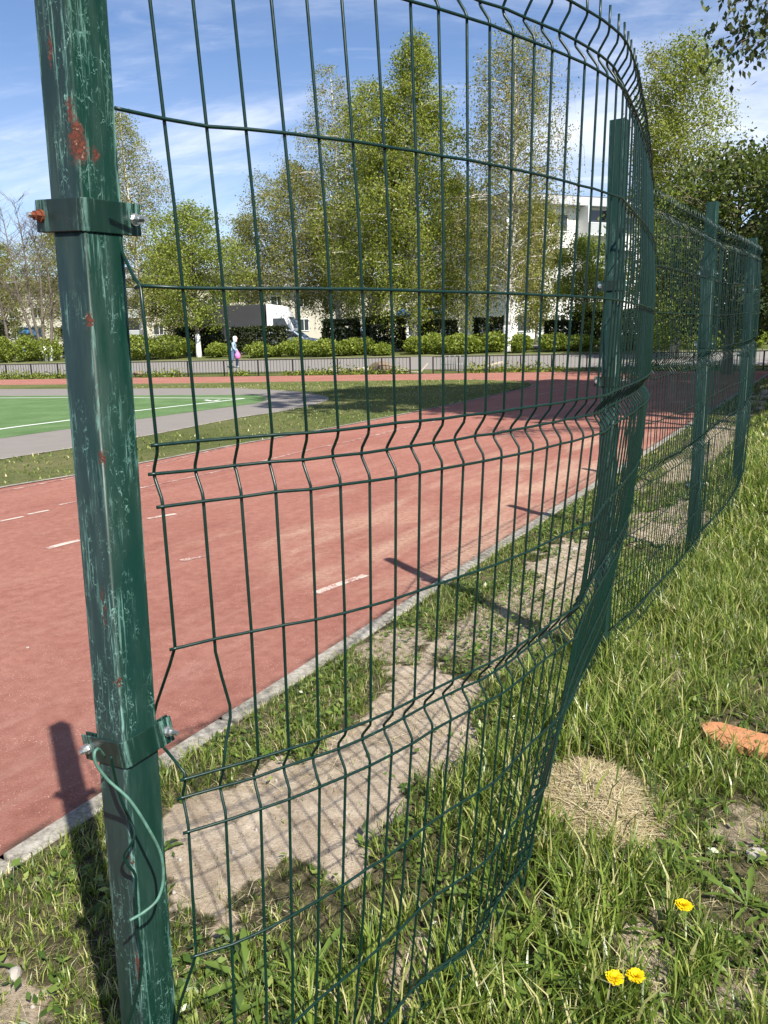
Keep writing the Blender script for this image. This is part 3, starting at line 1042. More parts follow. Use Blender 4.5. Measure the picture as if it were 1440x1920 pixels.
def bark_grey(name='grey_bark', a=(.075, .060, .048), b=(.20, .17, .14)):
    t = NT(name)
    col = t.mix(t.noise(t.pos(scale=(8, 8, 1.5)), 2.0, 6, .7), a, b)
    return t.done(t.bsdf(col, .9, None, .15))


m_birch = bark_birch()
m_bark = bark_grey()
m_twig = bark_grey('birch_twigs', (.10, .075, .055), (.24, .19, .15))
m_lime = simple('whitewash', (.78, .77, .74), .9, 0, 20, .12)
m_leafA = leafmat('birch_leaf_fresh', [(0, (.085, .125, .018)), (.35, (.170, .215, .030)), (.7, (.265, .300, .050)), (1, (.38, .40, .09))], .45)
m_leafB = leafmat('birch_leaf_olive', [(0, (.100, .118, .024)), (.4, (.195, .212, .044)), (.75, (.290, .290, .072)), (1, (.39, .37, .12))], .45)
m_leafC = leafmat('leaf_bright', [(0, (.095, .140, .020)), (.4, (.185, .240, .034)), (.8, (.28, .33, .055)), (1, (.38, .42, .10))], .42)
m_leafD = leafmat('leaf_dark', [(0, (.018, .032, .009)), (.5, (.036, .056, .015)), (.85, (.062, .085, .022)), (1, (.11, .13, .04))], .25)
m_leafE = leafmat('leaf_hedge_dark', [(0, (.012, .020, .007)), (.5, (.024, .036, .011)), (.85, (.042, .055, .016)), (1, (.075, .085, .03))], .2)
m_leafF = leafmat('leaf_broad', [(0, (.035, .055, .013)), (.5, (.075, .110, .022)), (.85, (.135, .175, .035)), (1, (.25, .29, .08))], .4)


def quads(P, N_, size, asp=1.5, r=None):
    """diamond leaves at P with random orientation -> V, F"""
    r = r or rng
    n = len(P)
    a = r.normal(size=(n, 3)); a /= np.linalg.norm(a, axis=1)[:, None]
    if N_ is not None:
        a = a * .6 + N_; a /= np.linalg.norm(a, axis=1)[:, None]
    b = r.normal(size=(n, 3)); b = np.cross(a, b); b /= np.linalg.norm(b, axis=1)[:, None] + 1e-9
    s = np.asarray(size).reshape(-1, 1) * np.ones((n, 1))
    L, W = s * .5 * asp ** .5, s * .5 / asp ** .5
    V = np.empty((n, 4, 3))
    V[:, 0] = P - a * L; V[:, 2] = P + a * L
    V[:, 1] = P + b * W + a * L * .12; V[:, 3] = P - b * W + a * L * .12
    return V.reshape(-1, 3), np.arange(4 * n).reshape(n, 4)


LEAFMUL = [3.0, .67]


def env_shape(kind, t):
    if kind == 'cone': return np.clip(1.25 * (1 - t) ** .75 * np.clip(t * 5 + .35, 0, 1), .05, 1)
    if kind == 'oval': return np.clip(np.sin(PI * np.clip(t * .86 + .13, 0, 1)) ** .75, .10, 1)
    if kind == 'column': return np.clip((np.sin(PI * np.clip(t * .90 + .09, 0, 1)) ** .5), .10, 1)
    return np.ones_like(t)


def tree(label, base, H, R, lo=.16, kind='oval', leaf=m_leafA, bark=m_birch, nb=70, nl=14000, ls=.17, droop=1.0, tw=True, seed=1, trunk_r=None, group='trees beyond the road',
         lean=(0, 0), white=False, name='birch_tree', twr=.010, clump=.22, forks=1):
    r = np.random.default_rng(seed)
    nl = int(nl * LEAFMUL[0]); ls = ls * LEAFMUL[1]
    root = empty(name, base)
    tag(root, label, 'tree', group)
    tr0 = trunk_r or H * .0105
    zs = np.linspace(0, 1, 10)
    ph = r.uniform(0, 6, 2)
    trunks = []
    tb = MB()
    for fk in range(forks):
        fo = np.array([math.cos(fk * 2.4 + ph[0]), math.sin(fk * 2.4 + ph[0])]) * (R * .35 if forks > 1 else 0)
        top = H * (.97 if fk == 0 else .86)
        cx = lean[0] * zs + np.sin(zs * 5 + ph[0]) * .012 * H * zs + fo[0] * zs
        cy = lean[1] * zs + np.sin(zs * 4 + ph[1]) * .012 * H * zs + fo[1] * zs
        T = np.stack([cx, cy, zs * top], 1)
        T[0, 2] = -.3
        rad = tr0 * (1 - zs) ** .8 * (1 if fk == 0 else .75) + .012
        rad[0] *= 1.25
        tb.tube(T, rad, 7)
        trunks.append((T, rad))
    if white:
        k = 1.4
        MBw = MB(); T, rad = trunks[0]
        pw = np.array([T[0], T[0] + (T[1] - T[0]) * .5, T[0] + (T[1] - T[0]) * (k / (H * .97 / 9))])
        pw = np.array([[np.interp(z, T[:, 2], T[:, 0]), np.interp(z, T[:, 2], T[:, 1]), z] for z in (-.25, .3, .8, k)])
        rw = np.array([np.interp(z, T[:, 2], rad) for z in (-.25, .3, .8, k)]) + .012
        MBw.tube(pw, rw, 8).build('whitewash', m_lime, root, True)
    strands, leaves = [], []
    per = max(1, nb)
    for i in range(nb):
        T, rad = trunks[i % forks]
        t = lo + (1 - lo) * ((i + r.random()) / nb) ** .9
        tt = (t - lo) / (1 - lo)
        Lb = R * float(env_shape(kind, np.array(tt))) * r.uniform(.65, 1.12)
        az = i * 2.399 + r.uniform(-.5, .5)
        h0 = T[-1, 2] * t
        p0 = np.array([np.interp(h0, T[:, 2], T[:, 0]), np.interp(h0, T[:, 2], T[:, 1]), h0])
        d = np.array([math.cos(az), math.sin(az), 0])
        rise = r.uniform(.25, .65) * Lb
        b1 = p0 + d * Lb * .5 + [0, 0, rise * .75]
        b2 = p0 + d * Lb * .95 + [0, 0, rise - droop * .10 * Lb]
        br = spline([p0, b1, b2], 5)
        r0 = min(.45 * np.interp(h0, T[:, 2], rad), .02 + .018 * Lb)
        tb.tube(br, np.linspace(r0, .012, 5), 4, False)
        m = max(3, int(2.2 + Lb * 2.6))
        for j in range(m):
            f = r.uniform(.12, 1.0)
            q = br[0] * 0 + np.array([np.interp(f * 4, range(5), br[:, c]) for c in range(3)])
            a2 = az + r.normal(0, 1.0)
            ln = r.uniform(.5, 1.25) * (.45 + .22 * Lb)
            dd = np.array([math.cos(a2), math.sin(a2), r.uniform(-.2, .8)])
            e1 = q + dd * ln * .5
            e2 = q + dd * ln * .85 + [0, 0, -droop * ln * .55]
            e3 = e2 + [dd[0] * .1, dd[1] * .1, -droop * ln * r.uniform(.3, .9)]
            strands.append(np.array([q, e1, e2, e3]))
    S = np.array(strands)
    # the leader
    k = max(1, nl // len(S))
    f = r.random((len(S), k)) ** .8 * 3
    i0 = np.clip(f.astype(int), 0, 2); fr = (f - i0)[..., None]
    ii = np.arange(len(S))[:, None]
    P = S[ii, i0] * (1 - fr) + S[ii, i0 + 1] * fr
    dens = r.uniform(.25, 1.0, len(S))[:, None] > r.random((len(S), k)) * .9
    P = P + r.normal(0, clump, P.shape) * np.array([1, 1, .8])
    P = P[dens]
    V, F = quads(P, None, ls * r.uniform(.6, 1.35, len(P)), 1.5, r)
    tb.build('trunk', bark, root, True)
    if tw:
        # twigs as thin three-sided strips
        n = len(S)
        side = r.normal(size=(n, 1, 3)); side /= np.linalg.norm(side, axis=2)[..., None]
        w = np.array([1., .8, .6, .3]).reshape(1, 4, 1) * twr
        A, B = S - side * w, S + side * w
        VV_ = np.concatenate([A, B], 1).reshape(-1, 3)
        bi = np.arange(n)[:, None] * 8
        FF = np.concatenate([bi + np.array([[j, j + 4, j + 5, j + 1]]) for j in range(3)], 0)
        tag(link('twigs', mesh_np('twigs', VV_, FF, m_twig), root), kind='stuff')
    if nl: tag(link('crown', mesh_np('crown', V, F, leaf), root), kind='stuff')
    return root


def bush(label, loc, size, leaf, n, ls, name='shrub', cat='shrub', group=None, rz=0., boxy=False, seed=1, core=None):
    r = np.random.default_rng(seed)
    root = empty(name, loc, rz)
    tag(root, label, cat, group)
    sx, sy, sz = size
    d = r.normal(size=(n, 3)); d /= np.linalg.norm(d, axis=1)[:, None]
    if boxy:
        d = d / np.max(np.abs(d), axis=1)[:, None] * (1 - .12 * r.random((n, 1)))
        d[:, 2] = np.abs(d[:, 2]) * 2 - 1
        lump = 1 + .10 * (vnoise(d[:, 0] * sx * 1.5 + 9, d[:, 2] * 3 + d[:, 1], seed) - .5)
        rad = lump[:, None] * r.uniform(.80, 1.0, (n, 1))
    else:
        lump = .62 + .42 * vnoise(d[:, 0] * 2.4 + 9, d[:, 1] * 2.2 + d[:, 2] * 2.6, seed) + .34 * vnoise(d[:, 0] * 6 + 3, d[:, 1] * 5 + d[:, 2] * 6, seed + 7)
        rad = lump[:, None] * r.uniform(.45, 1.0, (n, 1)) ** .5
    P = d * rad * np.array([sx / 2, sy / 2, sz / 2]) + [0, 0, sz * .5]
    P = P[P[:, 2] > 0.03]
    V, F = quads(P, None, ls * r.uniform(.6, 1.3, len(P)), 1.4, r)
    tag(link('foliage', mesh_np('foliage', V, F, leaf), root), kind='stuff')
    mb = MB()
    for k in range(7 if not boxy else max(6, int(sx * 2))):
        a = r.uniform(0, 6.28)
        bx_ = r.uniform(-.42, .42) * sx if boxy else 0
        e = np.array([bx_ + math.cos(a) * sx * (.3 if not boxy else .03), math.sin(a) * sy * .3, sz * .8])
        mb.tube([(bx_, 0, -.1), (bx_ * .95 + e[0] * .05, e[1] * .4, sz * .4), e], [.03, .02, .008], 4)
    mb.build('stems', m_bark, root, True)
    return root


# ------------------------------------------------------------------ trees beyond the road
def top_h(px, py, s):
    b = pxs(px, s)
    return atY(px, py, b[1])[2] - b[2]


def T(label, px, py_top, s, Rpx, **kw):
    b = pxs(px, s)
    H = top_h(px, py_top, s)
    kw['lo'] = kw.get('lo', .16) * .7
    return tree(label, b, H, Rpx / FPX * b[1] * 1.22, **kw)


T('tall sparse weeping birch just right of the near post', 268, 196, 22.5, 62, kind='oval', leaf=m_leafB, nl=13000, ls=.15, seed=3, lo=.16, nb=110, droop=1.5)
T('small round yellow-green tree with whitewashed trunk beside the tall sparse birch', 372, 378, 11, 78, kind='oval', leaf=m_leafC, bark=m_bark, nl=12000, ls=.15, seed=4, lo=.22, nb=70, droop=.5, white=True, name='broadleaf_tree', trunk_r=.14)
T('broad sparse grey birch left of the tallest green birch', 636, 120, 23, 92, kind='oval', leaf=m_leafB, nl=15000, ls=.14, seed=5, lo=.16, nb=110, droop=1.5, forks=2, twr=.014)
T('tallest dense fresh green birch in the middle', 778, 50, 13, 108, kind='cone', leaf=m_leafA, nl=40000, ls=.15, seed=6, lo=.10, nb=130, droop=1.0, clump=.26, trunk_r=.24)
T('second stem of dense green birch leaning left of the tallest one', 700, 140, 14, 80, kind='oval', leaf=m_leafA, nl=17000, ls=.15, seed=16, lo=.12, nb=90, droop=1.0, trunk_r=.2)
T('lower olive birch with dense hanging boughs left of the middle group', 560, 300, 22.5, 84, kind='oval', leaf=m_leafB, nl=17000, ls=.15, seed=7, lo=.30, nb=90, droop=1.1)
T('olive birch filling the gap right of the tallest birch', 860, 325, 22, 66, kind='oval', leaf=m_leafB, nl=13000, ls=.15, seed=8, lo=.12, nb=80, droop=1.0)
T('tall sparse brownish birch with whitewashed foot behind the fence bulge', 950, 50, 11, 86, kind='column', leaf=m_leafB, nl=15000, ls=.13, seed=9, lo=.20, nb=110, droop=1.7, white=True, twr=.012, lean=(.4, 0), trunk_r=.2)
T('olive brown bushy birch below the tall sparse birch', 1005, 370, 22, 52, kind='oval', leaf=m_leafB, nl=14000, ls=.15, seed=10, lo=.10, nb=50, droop=1.0)
T('pale green young tree in front of the white building', 1098, 448, 14, 58, kind='oval', leaf=m_leafC, bark=m_bark, nl=9000, ls=.14, seed=11, lo=.12, nb=50, droop=.4, name='broadleaf_tree')
T('tall green birch standing behind the second post', 1262, 58, 7, 72, kind='column', leaf=m_leafA, nl=20000, ls=.13, seed=12, lo=.10, nb=110, droop=.9, clump=.24)
T('slim pale birch with white trunk left of the tall green birch', 1212, 74, 9, 34, kind='column', leaf=m_leafB, nl=6000, ls=.13, seed=13, lo=.15, nb=60, droop=1.0)
T('bright green bushy tree behind the middle fence panel', 1270, 360, 5, 60, kind='oval', leaf=m_leafC, bark=m_bark, nl=12000, ls=.14, seed=14, lo=.10, nb=60, droop=.4, name='broadleaf_tree')
T('greyish sparse tree between the small yellow-green tree and the middle birches', 475, 400, 23, 54, kind='oval', leaf=m_leafB, nl=9000, ls=.15, seed=15, lo=.34, nb=60, droop=.9)
T('sparse green tree behind the bare stems at the left edge', 12, 450, 22, 66, kind='oval', leaf=m_leafB, bark=m_bark, nl=12000, ls=.15, seed=17, lo=.12, nb=60, droop=.7, name='broadleaf_tree')
T('dull olive tree behind the near post', 130, 420, 22, 70, kind='oval', leaf=m_leafB, bark=m_bark, nl=14000, ls=.15, seed=18, lo=.12, nb=60, droop=.7, name='broadleaf_tree')

T('dense olive tree hiding the cream building left of the small whitewashed tree', 330, 455, 23, 52, kind='oval', leaf=m_leafB, bark=m_bark, nl=12000, ls=.15, seed=19, lo=.12, nb=60, droop=.7, name='broadleaf_tree')
T('dense green tree low behind the middle birches', 640, 380, 24, 64, kind='oval', leaf=m_leafA, nl=14000, ls=.15, seed=20, lo=.30, nb=60, droop=.9)


def bare_tree(label, px, py_top, s, leanpx, seed):
    r = np.random.default_rng(seed)
    b = pxs(px, s); H = top_h(px, py_top, s)
    root = empty('bare_tree', b); tag(root, label, 'tree', 'bare whitewashed stems')
    lx = leanpx / FPX * b[1]
    z = np.linspace(0, 1, 9)
    Tk = np.stack([lx * z + .1 * np.sin(z * 6 + seed), .2 * np.sin(z * 5 + seed), z * H], 1); Tk[0, 2] = -.2
    mb = MB().tube(Tk, .10 * (1 - z) + .012, 6)
    for i in range(46):
        t = r.uniform(.25, .98)
        p = np.array([np.interp(t, z, Tk[:, c]) for c in range(3)])
        a = r.uniform(0, 6.28); L = r.uniform(.8, 2.4) * (1.15 - t * .7)
        d = np.array([math.cos(a), math.sin(a), .8])
        e = p + d * L
        mb.tube([p, p + d * L * .5 + [0, 0, -.08], e], [.028 * (1.1 - t) + .008, .012, .006], 3, False)
        for k in range(5):
            q = p + (e - p) * r.uniform(.3, 1)
            a2 = a + r.normal(0, .9)
            dd = np.array([math.cos(a2), math.sin(a2), r.uniform(.3, 1.1)]) * r.uniform(.3, .9)
            mb.tube([q, q + dd], [.009, .004], 3, False)
    mb.build('trunk', m_bark, root)
    w = MB().tube([Tk[0], Tk[0] + (Tk[1] - Tk[0]) * .45 + [0, 0, .1], Tk[0] + (Tk[1] - Tk[0]) * .9], .115, 7)
    w.build('whitewash', m_lime, root, True)


for (px, py, ln, sd_, lb) in ((70, 385, -42, 21, 'leftmost leaning bare stem with whitewashed foot'), (82, 372, -28, 22, 'tallest bare stem of the whitewashed clump'),
                              (90, 400, -8, 23, 'upright bare stem in the whitewashed clump'), (98, 420, 6, 24, 'right-leaning bare stem nearest to the near post'),
                              (16, 420, -22, 25, 'single bare stem at the left edge of the picture')):
    bare_tree(lb, px, py, 10.5, ln, sd_)

# low light-green shrubs along the road, and the clipped dark hedge behind them
SHR = [(8, 34, 638, 'left edge'), (52, 34, 634, 'bare stems'), (88, 40, 636, 'bare stems'), (262, 52, 632, None), (318, 62, 634, None), (408, 34, 645, None), (487, 40, 645, None), (515, 26, 660, None),
       (560, 56, 638, None), (607, 56, 638, None), (655, 40, 640, None), (676, 46, 636, None), (716, 30, 646, None), (780, 36, 634, None), (815, 54, 630, None), (862, 58, 629, None), (900, 30, 645, None), (925, 44, 626, None),
       (975, 30, 630, None), (1040, 44, 628, None), (1085, 50, 630, None), (1150, 44, 632, None), (1205, 46, 630, None), (1272, 76, 606, None), (1330, 50, 622, None), (1395, 60, 618, None)]
where = {0: 'at the left edge of the picture', 1: 'left of the bare whitewashed stems', 2: 'below the bare whitewashed stems', 3: 'just right of the near post', 4: 'in front of the small whitewashed tree', 5: 'beside the walking person',
         6: 'right of the walking person, small and round', 7: 'lowest of all, by the road edge under the truck', 8: 'below the white truck cab', 9: 'right of the shrub below the truck cab', 10: 'left of the dark gap in the hedge', 11: 'in front of the middle birch trunks',
         12: 'small one left of the white birch trunk', 13: 'at the foot of the white birch trunk', 14: 'left half of the long clipped row', 15: 'behind the bicycle rack', 16: 'low one right of the bicycle rack', 17: 'left of the whitewashed birch foot',
         18: 'right of the whitewashed birch foot', 19: 'left of the second green post', 20: 'beside the second green post', 21: 'behind the second green post', 22: 'behind the mesh bulge', 23: 'biggest one, behind the middle mesh panel', 24: 'behind the third green post', 25: 'beyond the last green post'}
for i, (px, w, pt_, _) in enumerate(SHR):
    s = 9.9 + (i % 3) * .35
    b = pxs(px, s)
    hgt = max(.5, top_h(px, pt_, s))
    wd = w / FPX * b[1]
    bush('light green roadside shrub ' + where[i], b, (wd * 1.35, wd * .9 + .3, hgt * 1.12), m_leafC, int(700 + 1200 * wd * hgt), .11, group='light green shrubs along the road', seed=100 + i)
HDG = [(-20, 80, 602, 'at the left edge'), (175, 120, 606, 'behind the near post'), (375, 90, 612, 'behind the small whitewashed tree'), (486, 112, 611, 'in front of the dark truck'), (640, 70, 598, 'left of the middle birch trunks'), (722, 80, 592, 'around the middle birch trunks'),
       (815, 86, 600, 'behind the white birch trunk'), (922, 66, 594, 'behind the whitewashed birch'), (1050, 60, 600, 'below the white building'), (1105, 60, 583, 'left of the second green post, tall and black'), (1190, 80, 580, 'behind the second green post'), (1300, 130, 585, 'behind the middle mesh panel'), (1410, 90, 590, 'beyond the last green post')]
for i, (px, w, pt_, lb) in enumerate(HDG):
    s = 13.5 + (i % 2) * .4
    b = pxs(px, s)
    hgt = top_h(px, pt_, s); wd = w / FPX * b[1]
    bush('dark clipped hedge ' + lb, b, (wd, 1.3, hgt), m_leafE, int(2100 * wd), .145, 'hedge', 'hedge', 'dark hedge behind the road', math.atan2(FD[1], FD[0]), True, 200 + i)

# ------------------------------------------------------------------ trees on the right, near the fence (their shade falls on the track)
LEAFMUL[0], LEAFMUL[1] = 1.0, 1.0


def right_tree(label, x, y, H, R, lo, nl, ls, leaf, seed, kind='oval', nb=70, z=.05):
    return tree(label, (x, y, z), H, R, lo=lo, kind=kind, leaf=leaf, bark=m_bark, nb=nb, nl=nl, ls=ls, droop=.5, seed=seed, trunk_r=.17, name='broadleaf_tree', clump=.22, group='trees on the right of the fence', twr=.008)


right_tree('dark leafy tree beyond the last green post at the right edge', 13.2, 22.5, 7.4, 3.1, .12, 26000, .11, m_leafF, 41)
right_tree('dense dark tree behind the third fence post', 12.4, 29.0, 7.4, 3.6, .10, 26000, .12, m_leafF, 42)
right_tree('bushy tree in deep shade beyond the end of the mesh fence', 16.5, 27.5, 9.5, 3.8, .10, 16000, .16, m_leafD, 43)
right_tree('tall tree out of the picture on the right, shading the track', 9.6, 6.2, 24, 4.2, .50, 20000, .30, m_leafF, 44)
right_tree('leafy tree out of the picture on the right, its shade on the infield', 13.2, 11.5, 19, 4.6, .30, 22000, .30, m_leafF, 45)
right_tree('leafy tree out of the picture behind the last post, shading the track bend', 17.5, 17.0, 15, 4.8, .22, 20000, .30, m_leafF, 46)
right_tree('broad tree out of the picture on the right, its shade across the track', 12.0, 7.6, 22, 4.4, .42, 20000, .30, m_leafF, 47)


# a bough reaching into the top right corner, with its tree just outside the picture
def corner_tree():
    r = np.random.default_rng(77)
    base = np.array([7.4, 8.6, .05])
    root = empty('broadleaf_tree', base)
    tag(root, 'tree whose leafy bough hangs into the top right corner', 'tree', 'trees on the right of the fence')
    mb = MB().tube([(0, 0, -.3), (.05, 0, 2), (-.1, .1, 4.5), (.1, .1, 7.5)], [.16, .13, .10, .05], 8)
    tips = [atY(1352, 96, 9.0), atY(1372, 60, 9.1), atY(1395, 92, 8.9), atY(1420, 55, 9.2), atY(1440, 80, 8.8), atY(1395, 20, 9.3), atY(1365, 12, 9.0), atY(1425, 10, 9.0), atY(1450, 40, 9.4), atY(1410, -40, 9.1), atY(1470, -20, 9.0), atY(1500, 60, 9.2), atY(1450, -90, 9.3)]
    lv = []
    root_pt = np.array([-.05, .1, 5.0])
    for tp in tips:
        e = tp - base
        mid = (root_pt + e) / 2 + [0, 0, .35]
        br = spline([root_pt, mid, e], 8)
        mb.tube(br, np.linspace(.022, .003, 8), 5, False)
        for k in range(46):
            q = br[-1] + r.normal(0, 1, 3) * (.13, .15, .10) - [0, 0, .02]
            lv.append(q)
        for k in range(34):
            f = r.uniform(.55, 1); q = br[int(f * 7)] + r.normal(0, .13, 3)
            lv.append(q)
    P = np.array(lv)
    n = len(P)
    # pointed hanging leaves: two triangles folded along the rib
    V = np.empty((n, 4, 3)); a = np.stack([r.normal(0, .5, n), r.normal(0, .5, n), -np.abs(r.normal(.8, .4, n))], 1); a /= np.linalg.norm(a, axis=1)[:, None]
    b = np.cross(a, r.normal(size=(n, 3))); b /= np.linalg.norm(b, axis=1)[:, None]
    L = r.uniform(.06, .10, (n, 1)); W = L * .27
    V[:, 0] = P; V[:, 2] = P + a * L; V[:, 1] = P + a * L * .38 + b * W; V[:, 3] = P + a * L * .38 - b * W
    mb.build('trunk', m_bark, root, True)
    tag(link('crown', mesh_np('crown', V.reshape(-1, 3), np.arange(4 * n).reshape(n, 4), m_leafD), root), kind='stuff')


corner_tree()

# ------------------------------------------------------------------ low black fence at the far side of the track
m_black = simple('black_fence_paint', (.014, .013, .013), .5)


def far_post_xy(px):
    d = ray(px, 690); k = (.25 + F0 @ FN) / (d[0] * FN[0] + d[1] * FN[1])
    return np.array([d[0] * k, d[1] * k])


def low_fence(label, pxl):
    pts = [far_post_xy(p) for p in pxl]
    base = np.array([*pts[len(pts) // 2], 0.0])
    root = empty('low_fence', base); tag(root, label, 'fence', 'low black fences behind the track')
    H = .70
    ang = math.atan2(FD[1], FD[0])
    pm = MB().box((0, 0, H / 2 - .05), (.055, .055, H + .12)); me_p = pm.build('fence_post_bar', m_black, root).data
    first = root.children[0]; bpy.data.objects.remove(first)
    bar_me = bpy.data.meshes.new('bar')
    bmb = MB().box((0, 0, H / 2 + .03), (.014, .014, H - .08)); V = np.concatenate(bmb.v)
    bar_me.from_pydata(V.tolist(), [], bmb.f); bar_me.materials.append(m_black)
    for i, p in enumerate(pts):
        o = link('upright', me_p, root); o.location = (p[0] - base[0], p[1] - base[1], 0); o.rotation_euler = (0, 0, ang)
    for a, b in zip(pts[:-1], pts[1:]):
        d = b - a; L = np.linalg.norm(d); m = (a + b) / 2 - base[:2]
        for z in (H, .10):
            MB().box((m[0], m[1], z), (L, .028, .028), rotz(math.atan2(d[1], d[0]))).build('rail', m_black, root)
        n = max(3, int(L / .15))
        for k in range(1, n):
            q = a + d * k / n - base[:2]
            o = link('bar', bar_me, root); o.location = (q[0], q[1], 0); o.rotation_euler = (0, 0, ang)


low_fence('low black metal fence left of the gateway', [-75, 11, 58, 108, 165, 220, 277, 352, 420, 484, 549, 633, 716, 769])
low_fence('low black metal fence right of the gateway, in front of the bicycle rack', [812, 860, 918, 976, 1034, 1100, 1160, 1230, 1300, 1365, 1431, 1490])

# weeds along its foot
r = np.random.default_rng(5)
n = 9000
L = r.uniform(-24, 17, n); Sg = r.normal(.45, .35, n)
x = F0[0] + FD[0] * L + FN[0] * Sg; y = F0[1] + FD[1] * L + FN[1] * Sg
keep = (vnoise(L * .7, L * 0, 5) > .32) & ~((x > 1.2) & (x < 3.2))
x, y = x[keep], y[keep]
P = np.stack([x, y, np.maximum(gz(x, y), 0) + np.abs(r.normal(0, .16, len(x))) * (0.4 + 1.0 * vnoise(x * 1.2, y, 6))], 1)
V, F = quads(P, None, r.uniform(.05, .13, len(P)), 2.2, r)
tag(link('fence_weeds', mesh_np('fence_weeds', V, F, m_leafA)), 'weeds and dry grass along the foot of the low black fence', 'weeds', kind='stuff')

# logs, rubble and planks at the gateway
m_wood = simple('weathered_wood', (.42, .36, .28), .9, 0, 6, .3)
m_log = bark_grey('log_bark', (.10, .075, .05), (.30, .23, .16))
m_rock = simple('pale_stone', (.33, .30, .26), .95, 0, 5, .3)


def rock(label, loc, size, mat, seed, name='stone', cat='stone'):
    r = np.random.default_rng(seed)
    bm = bmesh.new(); bmesh.ops.create_icosphere(bm, subdivisions=2, radius=.5)
    dirs = r.normal(size=(9, 3)); dirs /= np.linalg.norm(dirs, axis=1)[:, None]; cut = r.uniform(.28, .46, 9)
    for v in bm.verts:
        p = np.array(v.co)
        for d, c in zip(dirs, cut):
            e = p @ d - c
            if e > 0: p = p - d * e
        v.co = Vector(p * np.asarray(size) + r.normal(0, .012, 3) * np.asarray(size))
    me = bpy.data.meshes.new(name); bm.to_mesh(me); bm.free()
    o = link(name, me, None, mat); o.location = tuple(loc); o.rotation_euler = (0, 0, r.uniform(0, 6))
    tag(o, label, cat)
    return o


def gp(px, s, dz=0.):
    b = pxs(px, s); b[2] = max(b[2], 0) + dz
    return b


def bar_between(name, label, cat, a, b, w, h, mat):
    a, b = np.asarray(a, float), np.asarray(b, float)
    d = b - a; Lx = np.linalg.norm(d); d /= Lx
    sdv = np.cross([0, 0, 1.0], d); sdv /= np.linalg.norm(sdv); u_ = np.cross(d, sdv)
    R = np.stack([d, sdv, u_], 1)
    c = (a + b) / 2
    o = MB().box((0, 0, 0), (Lx, w, h), R).build(name, mat, None, bevel=.01); o.location = c
    tag(o, label, cat)
    return o


bar_between('plank', 'pale plank leaning in the gateway of the low fence', 'plank', gp(786, .3, .02), gp(801, .5, .42), .16, .05, m_wood)
bar_between('plank', 'plank lying on the ground left of the bicycle rack', 'plank', gp(768, .5, .06), gp(784, .3, .05), .14, .06, m_wood)
bar_between('plank', 'long pale plank slanting along the road edge right of the rack', 'plank', gp(886, .8, .08), gp(942, 1.6, .36), .18, .08, m_wood)
for i, (px, s, sz, lb) in enumerate([(712, .9, (1.6, .8, .7), 'brown heap of rubble left of the gateway behind the low fence'), (742, 1.0, (1.3, .5, .3), 'flat grey stone between the rubble heap and the gateway'), (575, .8, (.75, .3, .2), 'pale flat stone behind the low fence below the shrubs'),
                                     (625, .9, (.9, .5, .35), 'grey stone behind the low fence left of the log'), (330, .8, (.9, .4, .25), 'pale stone behind the low fence near the post'), (1015, .7, (.35, .25, .2), 'small white stone in the weeds right of the gateway'), (255, .8, (.6, .4, .35), 'brown stone behind the low fence beside the near post')]):
    rock(lb, gp(px, s, sz[2] * .3), sz, m_log if i in (0, 6) else m_rock, 300 + i)
lg = MB()
a, b = gp(655, 1.0, .12), gp(690, .9, .2)
lg.tube([(a - (a + b) / 2), ((b - a) * .1), (b - (a + b) / 2)], [.12, .11, .10], 10)
o = lg.build('log', m_wood, None, True); o.location = (a + b) / 2
tag(o, 'pale fallen log behind the low fence left of the rubble heap', 'log')

# bicycle rack
m_steel = simple('galvanised_steel', (.42, .45, .48), .45, .6, 20, .2)
rk = pxs(852, 1.5); root = empty('bicycle_rack', (rk[0], rk[1], max(rk[2], .03)), math.atan2(FD[1], FD[0]))
tag(root, 'grey steel bicycle rack of arched hoops behind the low fence', 'bicycle rack')
for i in range(5):
    x0 = (i - 2) * .24
    arc = [(x0 - .055, 0, 0), (x0 - .055, 0, .62)] + [(x0 - .055 * math.cos(t), 0, .62 + .05 * math.sin(t)) for t in np.linspace(.4, PI - .4, 5)] + [(x0 + .055, 0, .62), (x0 + .055, 0, 0)]
    MB().tube(arc, .02, 6).build('hoop', m_steel, root, True)
for z in (.03, .30):
    MB().tube([(-.62, .02, z), (.62, .02, z)], .018, 6).build('rail', m_steel, root, True)

# ------------------------------------------------------------------ person walking along the road
m_cloth = simple('pale_blue_jacket', (.30, .40, .50), .9, 0, 15, .15)
m_jean = simple('denim', (.10, .16, .27), .9, 0, 20, .2)
m_scarf = simple('white_scarf', (.80, .80, .80), .9, 0, 12, .08)
m_skin = simple('skin', (.50, .30, .22), .6)
m_bag = simple('pink_bag', (.72, .20, .50), .55, 0, 9, .2)
m_shoe = simple('dark_shoes', (.03, .03, .035), .6)
pb = pxs(437, 4.2)
PS = .96


def skinned(name, joints, edges, radii, mat, parent, root_i=0):
    me = bpy.data.meshes.new(name)
    me.from_pydata([tuple(np.array(j) * PS) for j in joints], edges, [])
    o = link(name, me, parent, mat)
    sk = o.modifiers.new('skin', 'SKIN')
    for i, v in enumerate(me.skin_vertices[0].data):
        v.radius = (radii[i] * PS, radii[i] * PS) if not isinstance(radii[i], tuple) else (radii[i][0] * PS, radii[i][1] * PS)
        v.use_root = i == root_i
    sb = o.modifiers.new('sub', 'SUBSURF'); sb.levels = sb.render_levels = 2
    for p in me.polygons: p.use_smooth = True
    return o


